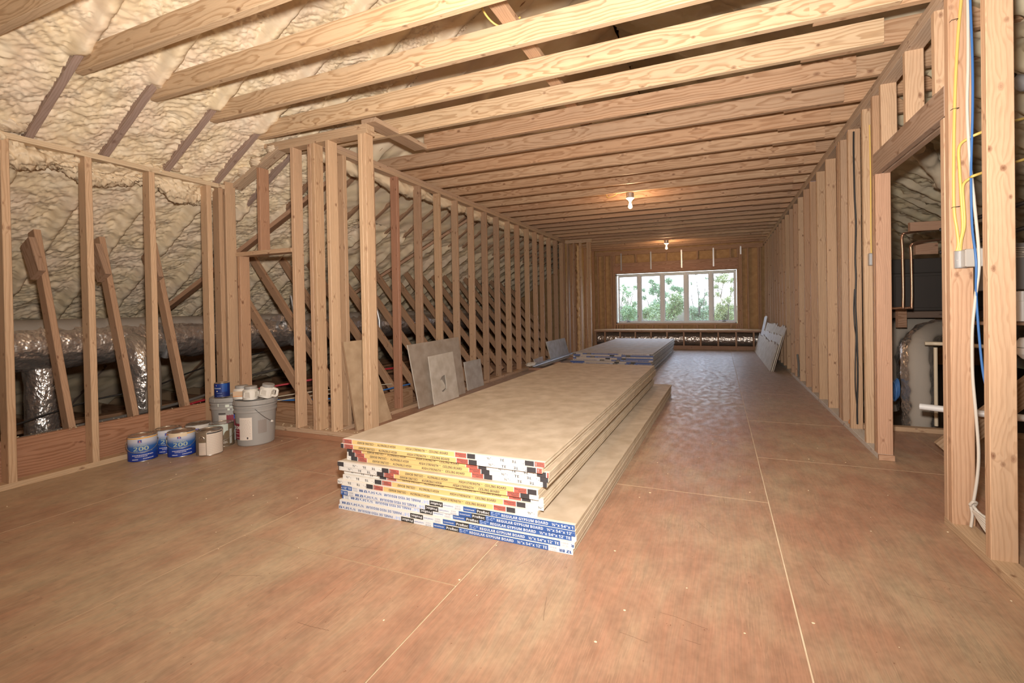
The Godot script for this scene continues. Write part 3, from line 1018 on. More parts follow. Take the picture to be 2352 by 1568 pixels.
	g.bx(W(-2.665, -0.4, EZ + 0.18), W(0.425, 0.60, EZ + 0.05))
	g.bx(W(-2.665, 1.985, EZ + 0.18), W(0.425, 4.7, EZ + 0.05))
	put(w, "foam_backing", g, M.paper)
	var ec := Color(0.52, 0.295, 0.16)
	plate(w, "top_plate", -3.2, 1.02, 2.49, 2.598, EZ - 0.02, EZ + 0.069, ec)
	lumber(w, "window_header", W(-2.70, 2.075, EZ + 0.0), W(0.47, 2.075, EZ + 0.0), 0.17, 0.038, Vector3.UP, Color(0.52, 0.28, 0.17))
	lumber(w, "window_header", W(-2.70, 2.215, EZ + 0.003), W(0.47, 2.215, EZ + 0.003), 0.11, 0.038, Vector3.UP, Color(0.50, 0.28, 0.17))
	for x in [-2.70, -2.105, -1.31, -0.528, 0.26, 0.43]:
		stud(w, "cripple_stud", x, EZ - 0.019, 2.275, 2.49, false, ec)
	for x in [-3.17, -2.98, -2.79, -2.74]:
		stud(w, "stud", x, EZ - 0.02, 0.0, 2.49, false, ec)
	for x in [0.472, 0.512, 0.66, 0.90, 0.94]:
		stud(w, "stud", x, EZ - 0.02, 0.0, 2.49, false, ec)
	for x in [-2.70, 0.43]:
		stud(w, "trimmer_stud", x, EZ - 0.02, 0.0, 1.985, false, ec)
	plate(w, "window_sill_plate", -2.66, 0.42, 0.588, 0.626, EZ - 0.02, EZ + 0.069, ec)
	for x in [-2.64, -2.49, -2.105, -1.684, -1.30, -0.93, -0.55, -0.12, 0.255, 0.39]:
		stud(w, "cripple_stud", x, EZ - 0.02, 0.0, 0.588, false, ec)
	for x in [-2.49, -1.69, -0.90, -0.12, 0.52]:
		g = Geo.new()
		var y1 := 2.07 if x < 0.5 else 2.34
		g.box(Transform3D(Basis(), W(x, (2.54 + y1) / 2, EZ - 0.023)), Vector3(0.034, 2.54 - y1, 0.003), 0.0008)
		for i in 5:
			g.box(Transform3D(Basis(), W(x + (0.008 if i % 2 else -0.008), y1 + 0.05 + i * 0.08, EZ - 0.026)), Vector3(0.008, 0.008, 0.003), 0.001)
		put(w, "strap_tie", g, M.galvanised)
	# ceiling joists
	w = thing("ceiling", "row of bare pine ceiling joists spanning between the side walls", "ceiling", Vector3.ZERO, "", "structure")
	for k in range(-8, 28):
		var d := jz(k) + 0.019
		if d > EZ - 0.1:
			continue
		var x0 := -3.73
		if k == 6:
			x0 = -2.58
		lumber(w, "joist", W(x0, CE + 0.07, d), W(0.90 + rng.randf_range(-0.03, 0.03), CE + 0.07 + rng.randf_range(-0.003, 0.003), d), 0.14, 0.038, Vector3.UP, pine() if k < 6 else fir() * 1.12)
		lumber(w, "lapped_joist", W(0.5, CE + 0.07, d + 0.0385), W(1.56, CE + 0.07, d + 0.0385), 0.14, 0.038, Vector3.UP, fir() * 1.1)
	lumber(w, "stringer", W(-1.115, CE + 0.160, -1.0), W(-1.115, CE + 0.160, 11.5), 0.089, 0.038, Vector3.RIGHT, Color(0.60, 0.36, 0.21))
	lumber(w, "end_block", W(-2.62, CE + 0.019, 2.765), W(-2.62, CE + 0.019, 3.42), 0.14, 0.038, Vector3.RIGHT, Color(0.62, 0.42, 0.27))
	# struts from the floor frame up to the rafters
	w = thing("roof_strut_frame", "row of slanted lumber struts propping the rafters behind the left stud walls", "framing", Vector3.ZERO, "", "structure")
	for d in [0.98, 1.345, 1.715, 2.085, 2.446]:
		lumber(w, "strut", W(-4.245 - 0.16, 0.05, d + 0.019), W(-4.885, 1.74, d + 0.019), 0.089, 0.038, Vector3.RIGHT, Color(0.56, 0.33, 0.19), null, 0.003)
		lumber(w, "strut_cleat", W(-4.74, 1.40, d - 0.02), W(-4.87, 1.655, d - 0.02), 0.14, 0.038, Vector3.RIGHT, Color(0.50, 0.31, 0.20), null, 0.003)
	for k in 19:
		var d := 3.11 + 0.372 * k
		lumber(w, "strut", W(-3.60, 0.02, d), W(-5.04, 1.74, d), 0.089, 0.038, Vector3.RIGHT, Color(0.52, 0.30, 0.17), null, 0.003)
	# wind braces under the rafters
	lumber(w, "wind_brace", W(-5.58, 1.15, 2.93), W(-3.86, 2.50, 3.55), 0.14, 0.038, Vector3(0.3, 0.5, -0.6), Color(0.50, 0.28, 0.16), null, 0.003)
	lumber(w, "wind_brace", W(-5.58, 1.15, 5.05), W(-3.72, 2.60, 6.15), 0.14, 0.038, Vector3(0.3, 0.5, -0.6), Color(0.50, 0.28, 0.16), null, 0.003)


# ------------------------------------------------------------------ ducts, pipes, cables, lamps
func curve(pts: Array, n := 6) -> Array:
	var c := Curve3D.new()
	for i in pts.size():
		var t: Vector3 = (pts[mini(i + 1, pts.size() - 1)] - pts[maxi(i - 1, 0)]) / 6.0
		c.add_point(pts[i], -t, t)
	var out := []
	for i in pts.size() - 1:
		for j in n:
			out.append(c.sample(i, float(j) / n))
	out.append(pts[-1])
	return out


func wrinkle(k: float, amp: float):
	return func(r, a, p):
		return amp * (absf(noise.get_noise_3d(p.x * 9.0 * k, p.y * 9.0 * k, p.z * 5.0 * k)) + 0.45 * absf(noise.get_noise_3d(p.x * 24.0 * k, p.y * 24.0 * k, p.z * 11.0 * k))) - amp * 0.6 + 0.2 * amp * sin(r * 26.0 * k + a)


# overspray of foam on a duct: a skin over the arc of angles around "top"
func spray_skin(g: Geo, pts: Array, rad: float, a0: float, a1: float, up: Vector3, sd: float) -> void:
	var m := pts.size() - 1
	var col := Color(1, 1, 1)
	g.sheet(m * 2, 18, func(u, w):
		var i := mini(int(u * m), m - 1)
		var p: Vector3 = pts[i].lerp(pts[i + 1], u * m - i)
		var d: Vector3 = (pts[i + 1] - pts[i]).normalized()
		var o := (up - d * up.dot(d)).normalized()
		var s := d.cross(o)
		var e := 0.10 * noise.get_noise_2d(u * m * 0.5 + sd, 3.0) + 0.05 * noise.get_noise_2d(u * m * 2.3 + sd, 7.0)
		var a: float = lerpf(a0 - e, a1 + e, w)
		var k: float = rad + 0.013 - 0.022 * pow(absf(w * 2.0 - 1.0), 6.0)
		return [p + (o * cos(a) + s * sin(a)) * k, col], up)


func duct(called: String, label: String, pts: Array, rad: float, skin: Array, amp := 0.012, seg := 40, group := "") -> Node3D:
	var o := thing(called, label, "duct", Vector3.ZERO, group)
	var g := Geo.new()
	g.tube(pts, rad, seg, true, wrinkle(1.0, amp))
	put(o, "foil_jacket", g, M.foil)
	if skin.size():
		g = Geo.new()
		spray_skin(g, pts, rad, skin[0], skin[1], skin[2], skin[3])
		put(o, "overspray", g, M.overspray)
	return o


func cable(called: String, label: String, pts: Array, r: float, m: Material, cat := "cable", group := "") -> Node3D:
	var g := Geo.new()
	g.tube(curve(pts), r, 8)
	var o := put(self, called, g, m)
	tag(o, label, cat, group)
	return o


func run_line(a: Vector3, b: Vector3, n: int) -> Array:
	var p := []
	for i in n + 1:
		p.append(a.lerp(b, float(i) / n))
	return p


func services() -> void:
	var g: Geo
	# trunk duct behind the left walls
	var o := duct("trunk_duct", "long silver foil trunk duct with dull overspray along its top behind the left walls", run_line(W(-5.2, 0.85, 0.3), W(-5.2, 0.88, 9.6), 190), 0.20, [-1.3, 0.85, Vector3(0.0, 1, 0), 1.0], 0.014, 44)
	for d in [2.63, 3.98, 5.4]:
		g = Geo.new()
		g.tube([W(-5.05, 0.68, d), W(-4.985, 0.80, d + 0.01), W(-4.99, 0.94, d + 0.01), W(-5.02, 1.10, d), W(-5.05, 1.30, d - 0.01)], [0.03, 0.032, 0.028, 0.022, 0.016], 10)
		put(o, "hanger_strap", g, M.galvanised)
	var c := Node3D.new()
	c.name = "duct_collar"
	o.add_child(c)
	c.position = W(-5.03, 0.93, 3.80)
	g = Geo.new()
	var tt := Transform3D(Basis(Vector3(0, 0, 1), -PI / 2), Vector3.ZERO)
	g.col = Color.WHITE
	g.lathe([Vector2(0.058, -0.05), Vector2(0.058, 0.05), Vector2(0.052, 0.05), Vector2(0.052, -0.05)], 28, tt)
	put(c, "rim", g, M.galvanised)
	g = Geo.new()
	g.lathe([Vector2(0.0, 0.0), Vector2(0.051, 0.0)], 28, tt)
	put(c, "opening", g, M.dark)
	g = Geo.new()
	g.col = Color.WHITE
	g.lathe([Vector2(0.06, -0.012), Vector2(0.13, -0.02), Vector2(0.13, -0.03)], 28, tt)
	put(c, "flange", g, M.foil)
	var fall := [[run_line(W(-5.22, 0.74, 1.87), W(-5.22, -0.28, 1.87), 10), 0.098], [curve([W(-5.15, 0.84, 2.36), W(-4.99, 0.78, 2.38), W(-4.94, 0.62, 2.40), W(-4.96, 0.35, 2.41), W(-4.98, 0.05, 2.42), W(-4.98, -0.28, 2.42)], 5), 0.115]]
	for i in 2:
		g = Geo.new()
		g.tube(fall[i][0], fall[i][1], 40, true, wrinkle(1.0, 0.016))
		var br := put(o, "branch_duct", g, M.foil)
		if i == 1:
			g = Geo.new()
			spray_skin(g, fall[1][0].slice(8), 0.115, -0.30, 1.3, Vector3(0.55, 0.05, -0.8), 5.0)
			put(br, "overspray", g, M.overspray)
	# cables across the eave floor
	cable("eave_cable", "thick black cable sagging along the back of the knee wall's rim board", [W(-4.62, 0.20, 1.0), W(-4.66, 0.235, 1.65), W(-4.68, 0.245, 2.1), W(-4.72, 0.26, 2.5), W(-4.8, 0.30, 2.9), W(-5.2, 0.36, 3.6), W(-5.6, 0.34, 4.6)], 0.014, M.grey_cable)
	cable("eave_cable", "thin black cable crossing behind the drop ducts", [W(-5.05, 0.24, 1.55), W(-5.08, 0.36, 2.1), W(-5.05, 0.40, 2.5), W(-5.3, 0.50, 3.1), W(-5.6, 0.58, 4.0)], 0.008, M.black_cable)
	cable("water_pipe", "red plastic water pipe crossing the eave floor behind the pails", [W(-4.5, 0.17, 2.25), W(-4.75, 0.22, 2.60), W(-4.85, 0.24, 3.05), W(-4.55, 0.29, 3.45), W(-4.2, 0.34, 3.9), W(-4.0, 0.33, 4.8)], 0.011, M.red_pipe, "pipe")
	cable("water_pipe", "blue plastic water pipe lying low behind the pails", [W(-4.5, 0.15, 2.3), W(-4.75, 0.18, 2.75), W(-4.5, 0.19, 3.1), W(-4.1, 0.17, 3.35), W(-3.7, 0.18, 3.6), W(-3.6, 0.18, 4.4)], 0.009, M.blue_pipe, "pipe")
	cable("eave_wire", "pale house wire looping over the eave boards behind the cross wall", [W(-4.7, 0.10, 2.9), W(-4.3, 0.22, 3.15), W(-3.9, 0.26, 3.5), W(-3.7, 0.20, 4.3)], 0.006, M.cream_pipe)
	cable("eave_wire", "second pale wire fanned out beside the first behind the cross wall", [W(-4.7, 0.08, 2.95), W(-4.3, 0.18, 3.2), W(-3.9, 0.21, 3.55), W(-3.75, 0.12, 4.4)], 0.006, M.cream_pipe)
	# right side: air handler on its platform
	o = thing("air_handler", "black sheet-metal air handler cabinet behind the doorway", "air handler", W(1.62, 1.0, 5.05))
	g = Geo.new()
	g.bx(Vector3(-0.50, 0.0, -0.75), Vector3(0.75, 0.36, 0.0), 0.006)
	put(o, "cabinet", g, M.black_sheet)
	g = Geo.new()
	g.bx(Vector3(-0.03, 0.03, 0.001), Vector3(0.70, 0.33, 0.010), 0.003)
	put(o, "access_panel", g, M.black_sheet)
	g = Geo.new()
	g.bx(Vector3(-0.40, 0.361, -0.6), Vector3(0.55, 0.50, -0.06), 0.004)
	put(o, "top_box", g, M.black_sheet)
	g = Geo.new()
	g.bx(Vector3(-0.18, 0.02, 0.002), Vector3(-0.15, 0.35, 0.014), 0.002)
	put(o, "corner_trim", g, M.galvanised)
	lumber(self, "platform_beam", W(1.13, 0.965, 5.2), W(2.6, 0.965, 5.2), 0.07, 0.07, Vector3.UP, Color(0.16, 0.10, 0.07))
	tag(get_child(-1), "dark timber beam carrying the black air handler", "beam")
	for i in 2:
		var x := 1.505 + 0.062 * i
		cable("copper_line", ["left one of two copper lines dropping in front of the black air handler", "right one of two copper lines dropping in front of the black air handler"][i], [W(1.95 + 0.1 * i, 1.66 + 0.10 * (1 - i), 4.95), W(x + 0.06, 1.60 + 0.09 * (1 - i), 4.62), W(x, 1.57 + 0.09 * (1 - i), 4.6), W(x, 1.50, 4.6), W(x, 1.08, 4.6), W(x - 0.02, 1.035, 4.62), W(x - 0.2, 1.03, 4.75)], 0.011, M.copper, "pipe", "copper lines at the air handler")
	var lb := [[1.52, 1.72, 4.5, 0.30, 0.075, "wide reddish wood block above the copper lines"], [1.66, 1.56, 4.8, 0.17, 0.10, "square plywood scrap hanging behind the copper lines"], [1.585, 0.93, 5.0, 0.075, 0.17, "short upright block between the ducts under the air handler"]]
	for e in lb:
		lumber(self, "wood_block", W(e[0], e[1], e[2]), W(e[0] + e[3], e[1], e[2] + 0.02), e[4], 0.038, Vector3.UP, Color(0.40, 0.23, 0.14))
		tag(get_child(-1), e[5], "block", "scrap blocks round the air handler")
	duct("elbow_duct", "fat silver flexible duct with a grey sprayed stripe rising from the floor in the doorway", curve([W(1.64, -0.02, 4.68), W(1.64, 0.25, 4.68), W(1.64, 0.5, 4.70), W(1.68, 0.68, 4.80), W(1.84, 0.77, 5.0), W(2.1, 0.80, 5.25)], 6), 0.125, [-0.75, 0.55, Vector3(-0.15, 0.35, 1), 9.0], 0.016, 40, "flexible ducts in the doorway")
	duct("elbow_duct", "silver flexible duct partly hidden behind the doorway's left jamb", curve([W(1.56, 0.0, 5.35), W(1.56, 0.30, 5.35), W(1.58, 0.58, 5.35), W(1.72, 0.76, 5.45), W(2.0, 0.83, 5.6)], 6), 0.15, [-0.5, 0.8, Vector3(-0.1, 0.8, 1), 12.0], 0.02, 40, "flexible ducts in the doorway")
	lumber(self, "threshold_board", W(1.12, 0.019, 4.44), W(2.5, 0.019, 4.44), 0.06, 0.038, Vector3.BACK, Color(0.56, 0.37, 0.22))
	tag(get_child(-1), "flat board edging the floor beyond the doorway", "board")
	cable("drain_pipe", "upright cream plastic pipe beside the doorway duct", [W(1.70, 0.04, 4.52), W(1.70, 0.3, 4.52), W(1.70, 0.70, 4.52)], 0.014, M.cream_pipe, "pipe", "cream drain pipes")
	cable("drain_pipe", "level cream plastic pipe running past the doorway toward the right", [W(1.62, 0.735, 4.5), W(1.8, 0.735, 4.4), W(2.3, 0.74, 3.6), W(2.6, 0.74, 3.2)], 0.016, M.cream_pipe, "pipe", "cream drain pipes")
	g = Geo.new()
	for i in 5:
		var ring := []
		for j in 17:
			ring.append(W(1.44 + 0.012 * i, 0.30 + 0.085 * sin(TAU * j / 16.0) + 0.004 * i, 4.62 + 0.02 * i + 0.05 * cos(TAU * j / 16.0)))
		g.tube(ring, 0.006, 6, false)
	tag(put(self, "cable_coil", g, M.blue_cable), "dark blue cable coiled on the floor beside the doorway duct", "cable coil")
	# things past the right-hand posts
	for e in [[1.74, 2.57, 3.55, "grey globe bulb of the upper right fixture, higher of the two", 0.045], [1.74, 2.40, 3.45, "grey unlit bulb at the right edge beside the nearest post", 0.045]]:
		o = thing("bulb", e[3], "bulb", W(e[0], e[1], e[2]), "unlit bulbs at the right edge")
		g = Geo.new()
		g.lathe([Vector2(0, -0.07), Vector2(0.028, -0.062), Vector2(e[4], -0.025), Vector2(e[4], 0.0), Vector2(0.03, 0.035), Vector2(0.018, 0.06)], 20, Transform3D(Basis(Vector3(0, 0, 1), 0.9), Vector3.ZERO))
		put(o, "globe", g, M.grey_plastic)
		g = Geo.new()
		g.lathe([Vector2(0.018, 0.055), Vector2(0.022, 0.06), Vector2(0.022, 0.11), Vector2(0, 0.112)], 16, Transform3D(Basis(Vector3(0, 0, 1), 0.9), Vector3.ZERO))
		put(o, "socket", g, M.black_sheet)
	o = thing("utility_box", "dark grey equipment cabinet half hidden behind the nearest post", "cabinet", W(1.90, 1.16, 3.9))
	g = Geo.new()
	g.bx(Vector3(-0.12, 0, -0.4), Vector3(0.5, 0.32, 0), 0.006)
	put(o, "cabinet", g, M.grey_plastic)
	g = Geo.new()
	g.bx(Vector3(-0.01, 0.22, 0.001), Vector3(0.08, 0.29, 0.003), 0.0005)
	put(o, "rating_label", g, M.white_plastic)
	g = Geo.new()
	for i in 5:
		g.bx(Vector3(0.0, 0.228 + i * 0.012, 0.0031), Vector3(0.07 - 0.01 * (i % 3), 0.232 + i * 0.012, 0.0036), 0.0)
	put(o, "label_lines", g, M.black_cable)
	o = thing("pipe_fitting", "upright white plastic pipe tee at the right edge", "pipe fitting", W(1.71, 0.98, 3.42), "white plastic fittings at the right edge")
	g = Geo.new()
	g.lathe([Vector2(0, -0.02), Vector2(0.034, -0.02), Vector2(0.034, 0.10), Vector2(0.026, 0.102), Vector2(0.026, 0.16), Vector2(0, 0.16)], 20)
	g.tube([Vector3(0, 0.03, 0), Vector3(0.2, 0.03, 0)], 0.026, 16)
	put(o, "tee", g, M.white_pvc)
	o = thing("pipe_trap", "rounded white plastic trap at the right edge under the pipe tee", "pipe fitting", W(1.73, 0.80, 3.40), "white plastic fittings at the right edge")
	g = Geo.new()
	g.lathe([Vector2(0, -0.07), Vector2(0.03, -0.065), Vector2(0.055, -0.035), Vector2(0.058, 0.0), Vector2(0.052, 0.004)], 20)
	put(o, "trap_bowl", g, M.white_pvc)
	g = Geo.new()
	g.lathe([Vector2(0.058, 0.006), Vector2(0.058, 0.03), Vector2(0.04, 0.06), Vector2(0, 0.07)], 20)
	put(o, "trap_cap", g, M.white_pvc)
	cable("waste_pipe", "white plastic pipe low across the gap between the two nearest posts", [W(1.3, 0.36, 3.7), W(1.6, 0.36, 3.55), W(2.0, 0.36, 3.4), W(2.3, 0.36, 3.2)], 0.022, M.white_pvc, "pipe")
	lumber(self, "shelf_board", W(1.5, 0.945, 3.55), W(2.4, 0.945, 3.25), 0.14, 0.02, Vector3.BACK, Color(0.40, 0.24, 0.15))
	tag(get_child(-1), "thin dark board under the white pipe tee", "board")
	lumber(self, "diagonal_brace", W(1.45, 0.05, 3.75), W(2.15, 0.75, 3.75), 0.14, 0.038, Vector3(1, -1, 0), Color(0.50, 0.33, 0.20))
	tag(get_child(-1), "sloping pale board behind the two nearest posts", "board")
	for i in 2:
		cable("refrigerant_line", ["upper dark insulated pipe at the right edge", "lower dark insulated pipe at the right edge"][i], [W(1.5, 1.60 - 0.16 * i, 3.9), W(1.75, 1.68 - 0.16 * i, 3.7), W(2.2, 1.82 - 0.16 * i, 3.3)], 0.014, M.black_cable, "pipe", "dark pipes at the right edge")
	# cables on the posts
	var zf := 2.549
	cable("power_cable", "yellow house cable stapled down the left side of the doorway post", [W(1.072, 2.52, zf), W(1.055, 2.31, zf), W(1.043, 2.07, zf), W(1.036, 1.81, zf), W(1.034, 1.53, zf), W(1.043, 1.43, zf), W(1.049, 1.36, zf), W(1.045, 1.32, zf + 0.004)], 0.0065, M.yellow_cable, "cable", "yellow house cables on the doorway post")
	cable("power_cable", "yellow cable entering from the right through the nearest post at its higher hole", [W(1.55, 2.02, 2.9), W(1.24, 1.90, 2.60), W(1.128, 1.852, zf - 0.02), W(1.085, 1.835, zf), W(1.055, 1.80, zf), W(1.056, 1.70, zf), W(1.063, 1.53, zf), W(1.066, 1.43, zf), W(1.056, 1.36, zf), W(1.051, 1.32, zf + 0.004)], 0.0065, M.yellow_cable, "cable", "yellow house cables on the doorway post")
	cable("power_cable", "yellow cable entering from the right at the lower hole and joining the bundle", [W(1.5, 1.80, 2.8), W(1.128, 1.668, zf - 0.02), W(1.094, 1.653, zf), W(1.068, 1.62, zf), W(1.070, 1.53, zf), W(1.072, 1.44, zf), W(1.06, 1.37, zf), W(1.057, 1.32, zf + 0.004)], 0.0065, M.yellow_cable, "cable", "yellow house cables on the doorway post")
	for y in [2.39, 1.98, 1.525]:
		g = Geo.new()
		g.tube([W(1.028, y, zf + 0.01), W(1.028, y, zf - 0.009), W(1.053, y + 0.002, zf - 0.009), W(1.053, y + 0.002, zf + 0.01)], 0.0012, 5)
		tag(put(self, "cable_staple", g, M.black_cable), ["staple over the yellow cable near the ceiling", "staple over the yellow cable at its middle", "staple over the yellow cables above the switch box"][[2.39, 1.98, 1.525].find(y)], "staple", "staples on the yellow cables")
	cable("data_cable", "white cable hanging down between the two nearest posts and knotted near the floor", [W(1.088, 2.55, zf - 0.01), W(1.087, 2.20, zf - 0.01), W(1.082, 1.97, zf - 0.01), W(1.09, 1.73, zf - 0.01), W(1.104, 1.53, zf - 0.012), W(1.102, 1.27, zf - 0.05), W(1.097, 1.11, zf - 0.03), W(1.088, 0.95, zf - 0.02), W(1.091, 0.75, zf - 0.012), W(1.103, 0.55, zf - 0.012), W(1.110, 0.39, zf - 0.012), W(1.104, 0.27, zf - 0.012), W(1.088, 0.15, zf - 0.012)], 0.0065, M.white_cable)
	cable("data_cable", "bright blue cable crossing in front of the switch box between the posts", [W(1.092, 2.55, zf - 0.016), W(1.10, 2.20, zf - 0.016), W(1.099, 1.96, zf - 0.016), W(1.091, 1.67, zf - 0.016), W(1.087, 1.43, zf - 0.03), W(1.089, 1.27, zf - 0.055), W(1.10, 1.09, zf - 0.03), W(1.126, 0.77, zf - 0.016), W(1.15, 0.6, zf - 0.03), W(1.16, 0.3, zf - 0.06)], 0.005, M.blue_cable)
	g = Geo.new()
	for i in 5:
		var k := 0.012 * i
		g.tube(curve([W(1.082, 0.155, zf - 0.012), W(1.095 + k * 0.3, 0.13 - k * 0.5, zf - 0.02 - k * 0.3), W(1.115 + k, 0.085 + k * 0.4, zf - 0.06 - k), W(1.13 + k * 0.6, 0.045 + k * 0.4, zf - 0.12 - k * 0.6), W(1.118 + k * 0.4, 0.046, zf - 0.15), W(1.10, 0.06 + k, zf - 0.10), W(1.086, 0.12, zf - 0.02)]), 0.0062, 7)
	g.tube(curve([W(1.075, 0.15, zf - 0.02), W(1.082, 0.165, zf - 0.027), W(1.097, 0.16, zf - 0.02), W(1.095, 0.14, zf - 0.006), W(1.08, 0.14, zf - 0.01), W(1.075, 0.15, zf - 0.02)]), 0.0065, 7)
	g.tube(curve([W(1.08, 0.14, zf - 0.01), W(1.084, 0.10, zf - 0.015), W(1.076, 0.045, zf - 0.02)]), 0.0062, 7)
	tag(put(self, "cable_bundle", g, M.white_cable), "looped end of the white cable resting on the wall plate", "cable coil")
	tag(blob(self, "foam_dab", W(1.085, 0.06, 2.31), Vector3(0.018, 0.028, 0.025), 3.0, M.orange_foam), "dab of orange sealing foam on the plate beside the nearest post", "sealant")
	tag(blob(self, "foam_dab", W(1.06, 0.055, 4.40), Vector3(0.02, 0.02, 0.025), 5.0, M.orange_foam), "dab of orange sealing foam at the foot of the black cable", "sealant")
	o = thing("switch_box", "flat grey metal switch box fixed between the two nearest posts", "electrical box", W(1.02, 1.24, 2.545))
	g = Geo.new()
	g.bx(Vector3(0.013, 0, -0.05), Vector3(0.060, 0.082, 0.001), 0.002)
	put(o, "bracket", g, M.galvanised)
	g = Geo.new()
	g.bx(Vector3(0.036, 0.003, 0.0), Vector3(0.175, 0.085, 0.04), 0.003)
	put(o, "box", g, M.box_grey)
	g = Geo.new()
	g.bx(Vector3(0.083, 0.006, 0.0401), Vector3(0.086, 0.082, 0.0415), 0.0005)
	put(o, "seam", g, M.galvanised)
	g = Geo.new()
	g.bx(Vector3(0.022, 0.035, 0.0011), Vector3(0.027, 0.041, 0.0025), 0.001)
	put(o, "screw", g, M.tin)
	# wiring in the right wall
	cable("black_wire", "bundle of black wires stapled down a stud of the right wall", [W(1.062, 2.5, 4.235), W(1.06, 2.32, 4.236), W(1.063, 1.97, 4.234), W(1.07, 1.74, 4.236), W(1.062, 1.45, 4.232), W(1.066, 1.3, 4.236), W(1.060, 1.07, 4.234), W(1.067, 0.84, 4.236), W(1.07, 0.51, 4.234), W(1.063, 0.21, 4.236), W(1.064, 0.08, 4.236)], 0.007, M.black_cable)
	cable("black_wire", "second black wire bowing away from the bundle on the right wall", [W(1.055, 1.2, 4.232), W(1.045, 1.05, 4.225), W(1.05, 0.9, 4.226), W(1.06, 0.8, 4.232), W(1.052, 0.6, 4.226), W(1.05, 0.4, 4.226), W(1.06, 0.25, 4.232)], 0.005, M.black_cable)
	cable("power_cable", "yellow cable running down the stud just left of the doorway header", [W(1.062, 2.4, 3.832), W(1.064, 2.0, 3.832), W(1.062, 1.58, 3.831), W(1.063, 1.45, 3.830)], 0.005, M.yellow_cable)
	o = thing("outlet_box", "small grey box at the end of the yellow cable left of the doorway", "electrical box", W(1.05, 1.36, 3.83))
	g = Geo.new()
	g.bx(Vector3(-0.012, 0, 0), Vector3(0.04, 0.09, 0.035), 0.003)
	put(o, "box", g, M.galvanised)
	g = Geo.new()
	g.bx(Vector3(-0.004, 0.008, 0.035), Vector3(0.032, 0.082, 0.037), 0.001)
	put(o, "cover", g, M.galvanised)
	cable("hanging_wire", "dark wire hanging low beside a stud of the right wall near the leaning boards", [W(1.045, 0.36, 7.05), W(1.05, 0.30, 7.04), W(1.06, 0.2, 7.04), W(1.055, 0.1, 7.04), W(1.06, 0.045, 7.04)], 0.014, M.grey_cable)
	# loose yellow wire over the joists
	cable("joist_wire", "yellow wire drooping over a ceiling joist near the ridge board", [W(-1.5, 2.95, 1.75), W(-1.42, 2.80, 1.83), W(-1.30, 2.755, 1.93), W(-1.16, 2.79, 1.95), W(-1.1, 2.88, 2.1)], 0.006, M.yellow_cable, "cable", "yellow wires over the joists")
	cable("joist_wire", "yellow wire drooping over the next joist back near the ridge board", [W(-1.30, 2.95, 2.2), W(-1.25, 2.80, 2.25), W(-1.18, 2.755, 2.32), W(-1.10, 2.84, 2.40)], 0.006, M.yellow_cable, "cable", "yellow wires over the joists")
	cable("lamp_wire", "short yellow wire poking from the joist beside the nearer ceiling bulb", [W(-1.40, 2.70, 5.74), W(-1.40, 2.60, 5.74), W(-1.38, 2.555, 5.73), W(-1.28, 2.58, 5.73), W(-1.25, 2.62, 5.74)], 0.005, M.yellow_cable)
	# bare bulbs; the nearest is added out of view for fill light
	for e in [[-1.06, 1.29, "added bare bulb for fill light, out of view above the near end of the drywall stack"], [-1.095, 5.80, "lit bare bulb in a white holder under the joists, nearer one"], [-1.125, 10.33, "lit bare bulb under the joists in front of the window, farther one"]]:
		o = thing("ceiling_bulb", e[2], "light bulb", W(e[0], CE, e[1]), "bare bulbs on the ceiling")
		g = Geo.new()
		g.lathe([Vector2(0, 0.0), Vector2(0.05, 0.0), Vector2(0.05, -0.055), Vector2(0.046, -0.06), Vector2(0.0, -0.06)], 24)
		put(o, "junction_box", g, M.galvanised)
		g = Geo.new()
		g.lathe([Vector2(0.057, -0.0605), Vector2(0.057, -0.068), Vector2(0.035, -0.085), Vector2(0.022, -0.105), Vector2(0.0, -0.105)], 24)
		put(o, "lamp_holder", g, M.white_plastic)
		g = Geo.new()
		var pr := []
		for i in 13:
			var a := PI * i / 12.0
			pr.append(Vector2(maxf(0.0, 0.030 * sin(a)), -0.178 - 0.030 * cos(a)))
		pr.append(Vector2(0.016, -0.125))
		pr[12] = Vector2(0.022, -0.150)
		pr.append(Vector2(0.014, -0.106))
		g.lathe(pr, 22)
		put(o, "glass_bulb", g, M.bulb_glow)
		var l := OmniLight3D.new()
		l.name = "bulb_light"
		l.position = Vector3(0, -0.18, 0)
		l.light_color = Color(1.0, 0.82, 0.64)
		l.light_energy = 0.4
		l.light_size = 0.03
		l.omni_range = 20.0
		l.omni_attenuation = 2.0
		l.shadow_enabled = true
		o.add_child(l)
	# window bench with a duct under it
	var bz := 11.236
	o = thing("window_bench", "long low plywood-topped bench framed under the window", "bench", Vector3.ZERO)
	g = Geo.new()
	g.col = Color(0.72, 0.56, 0.38)
	g.bx(W(-3.14, 0.465, EZ - 0.03), W(0.985, 0.486, bz - 0.02), 0.002)
	put(o, "bench_top", g, M.paper)
	plate(o, "top_rail", -3.14, 0.98, 0.426, 0.464, bz, bz + 0.089, Color(0.46, 0.26, 0.16))
	plate(o, "bottom_rail", -3.14, 0.98, 0, 0.09, bz, bz + 0.089, Color(0.42, 0.24, 0.15))
	for x in [-3.13, -2.87, -2.468, -2.064, -1.663, -1.262, -0.858, -0.456, -0.052, 0.354, 0.74]:
		stud(o, "front_stud", x, bz, 0.09, 0.426, false, Color(0.48, 0.28, 0.17))
	duct("bench_duct", "silver foil duct lying behind the studs of the window bench", run_line(W(-3.15, 0.235, 11.52), W(0.98, 0.235, 11.52), 90), 0.165, [], 0.012, 40)


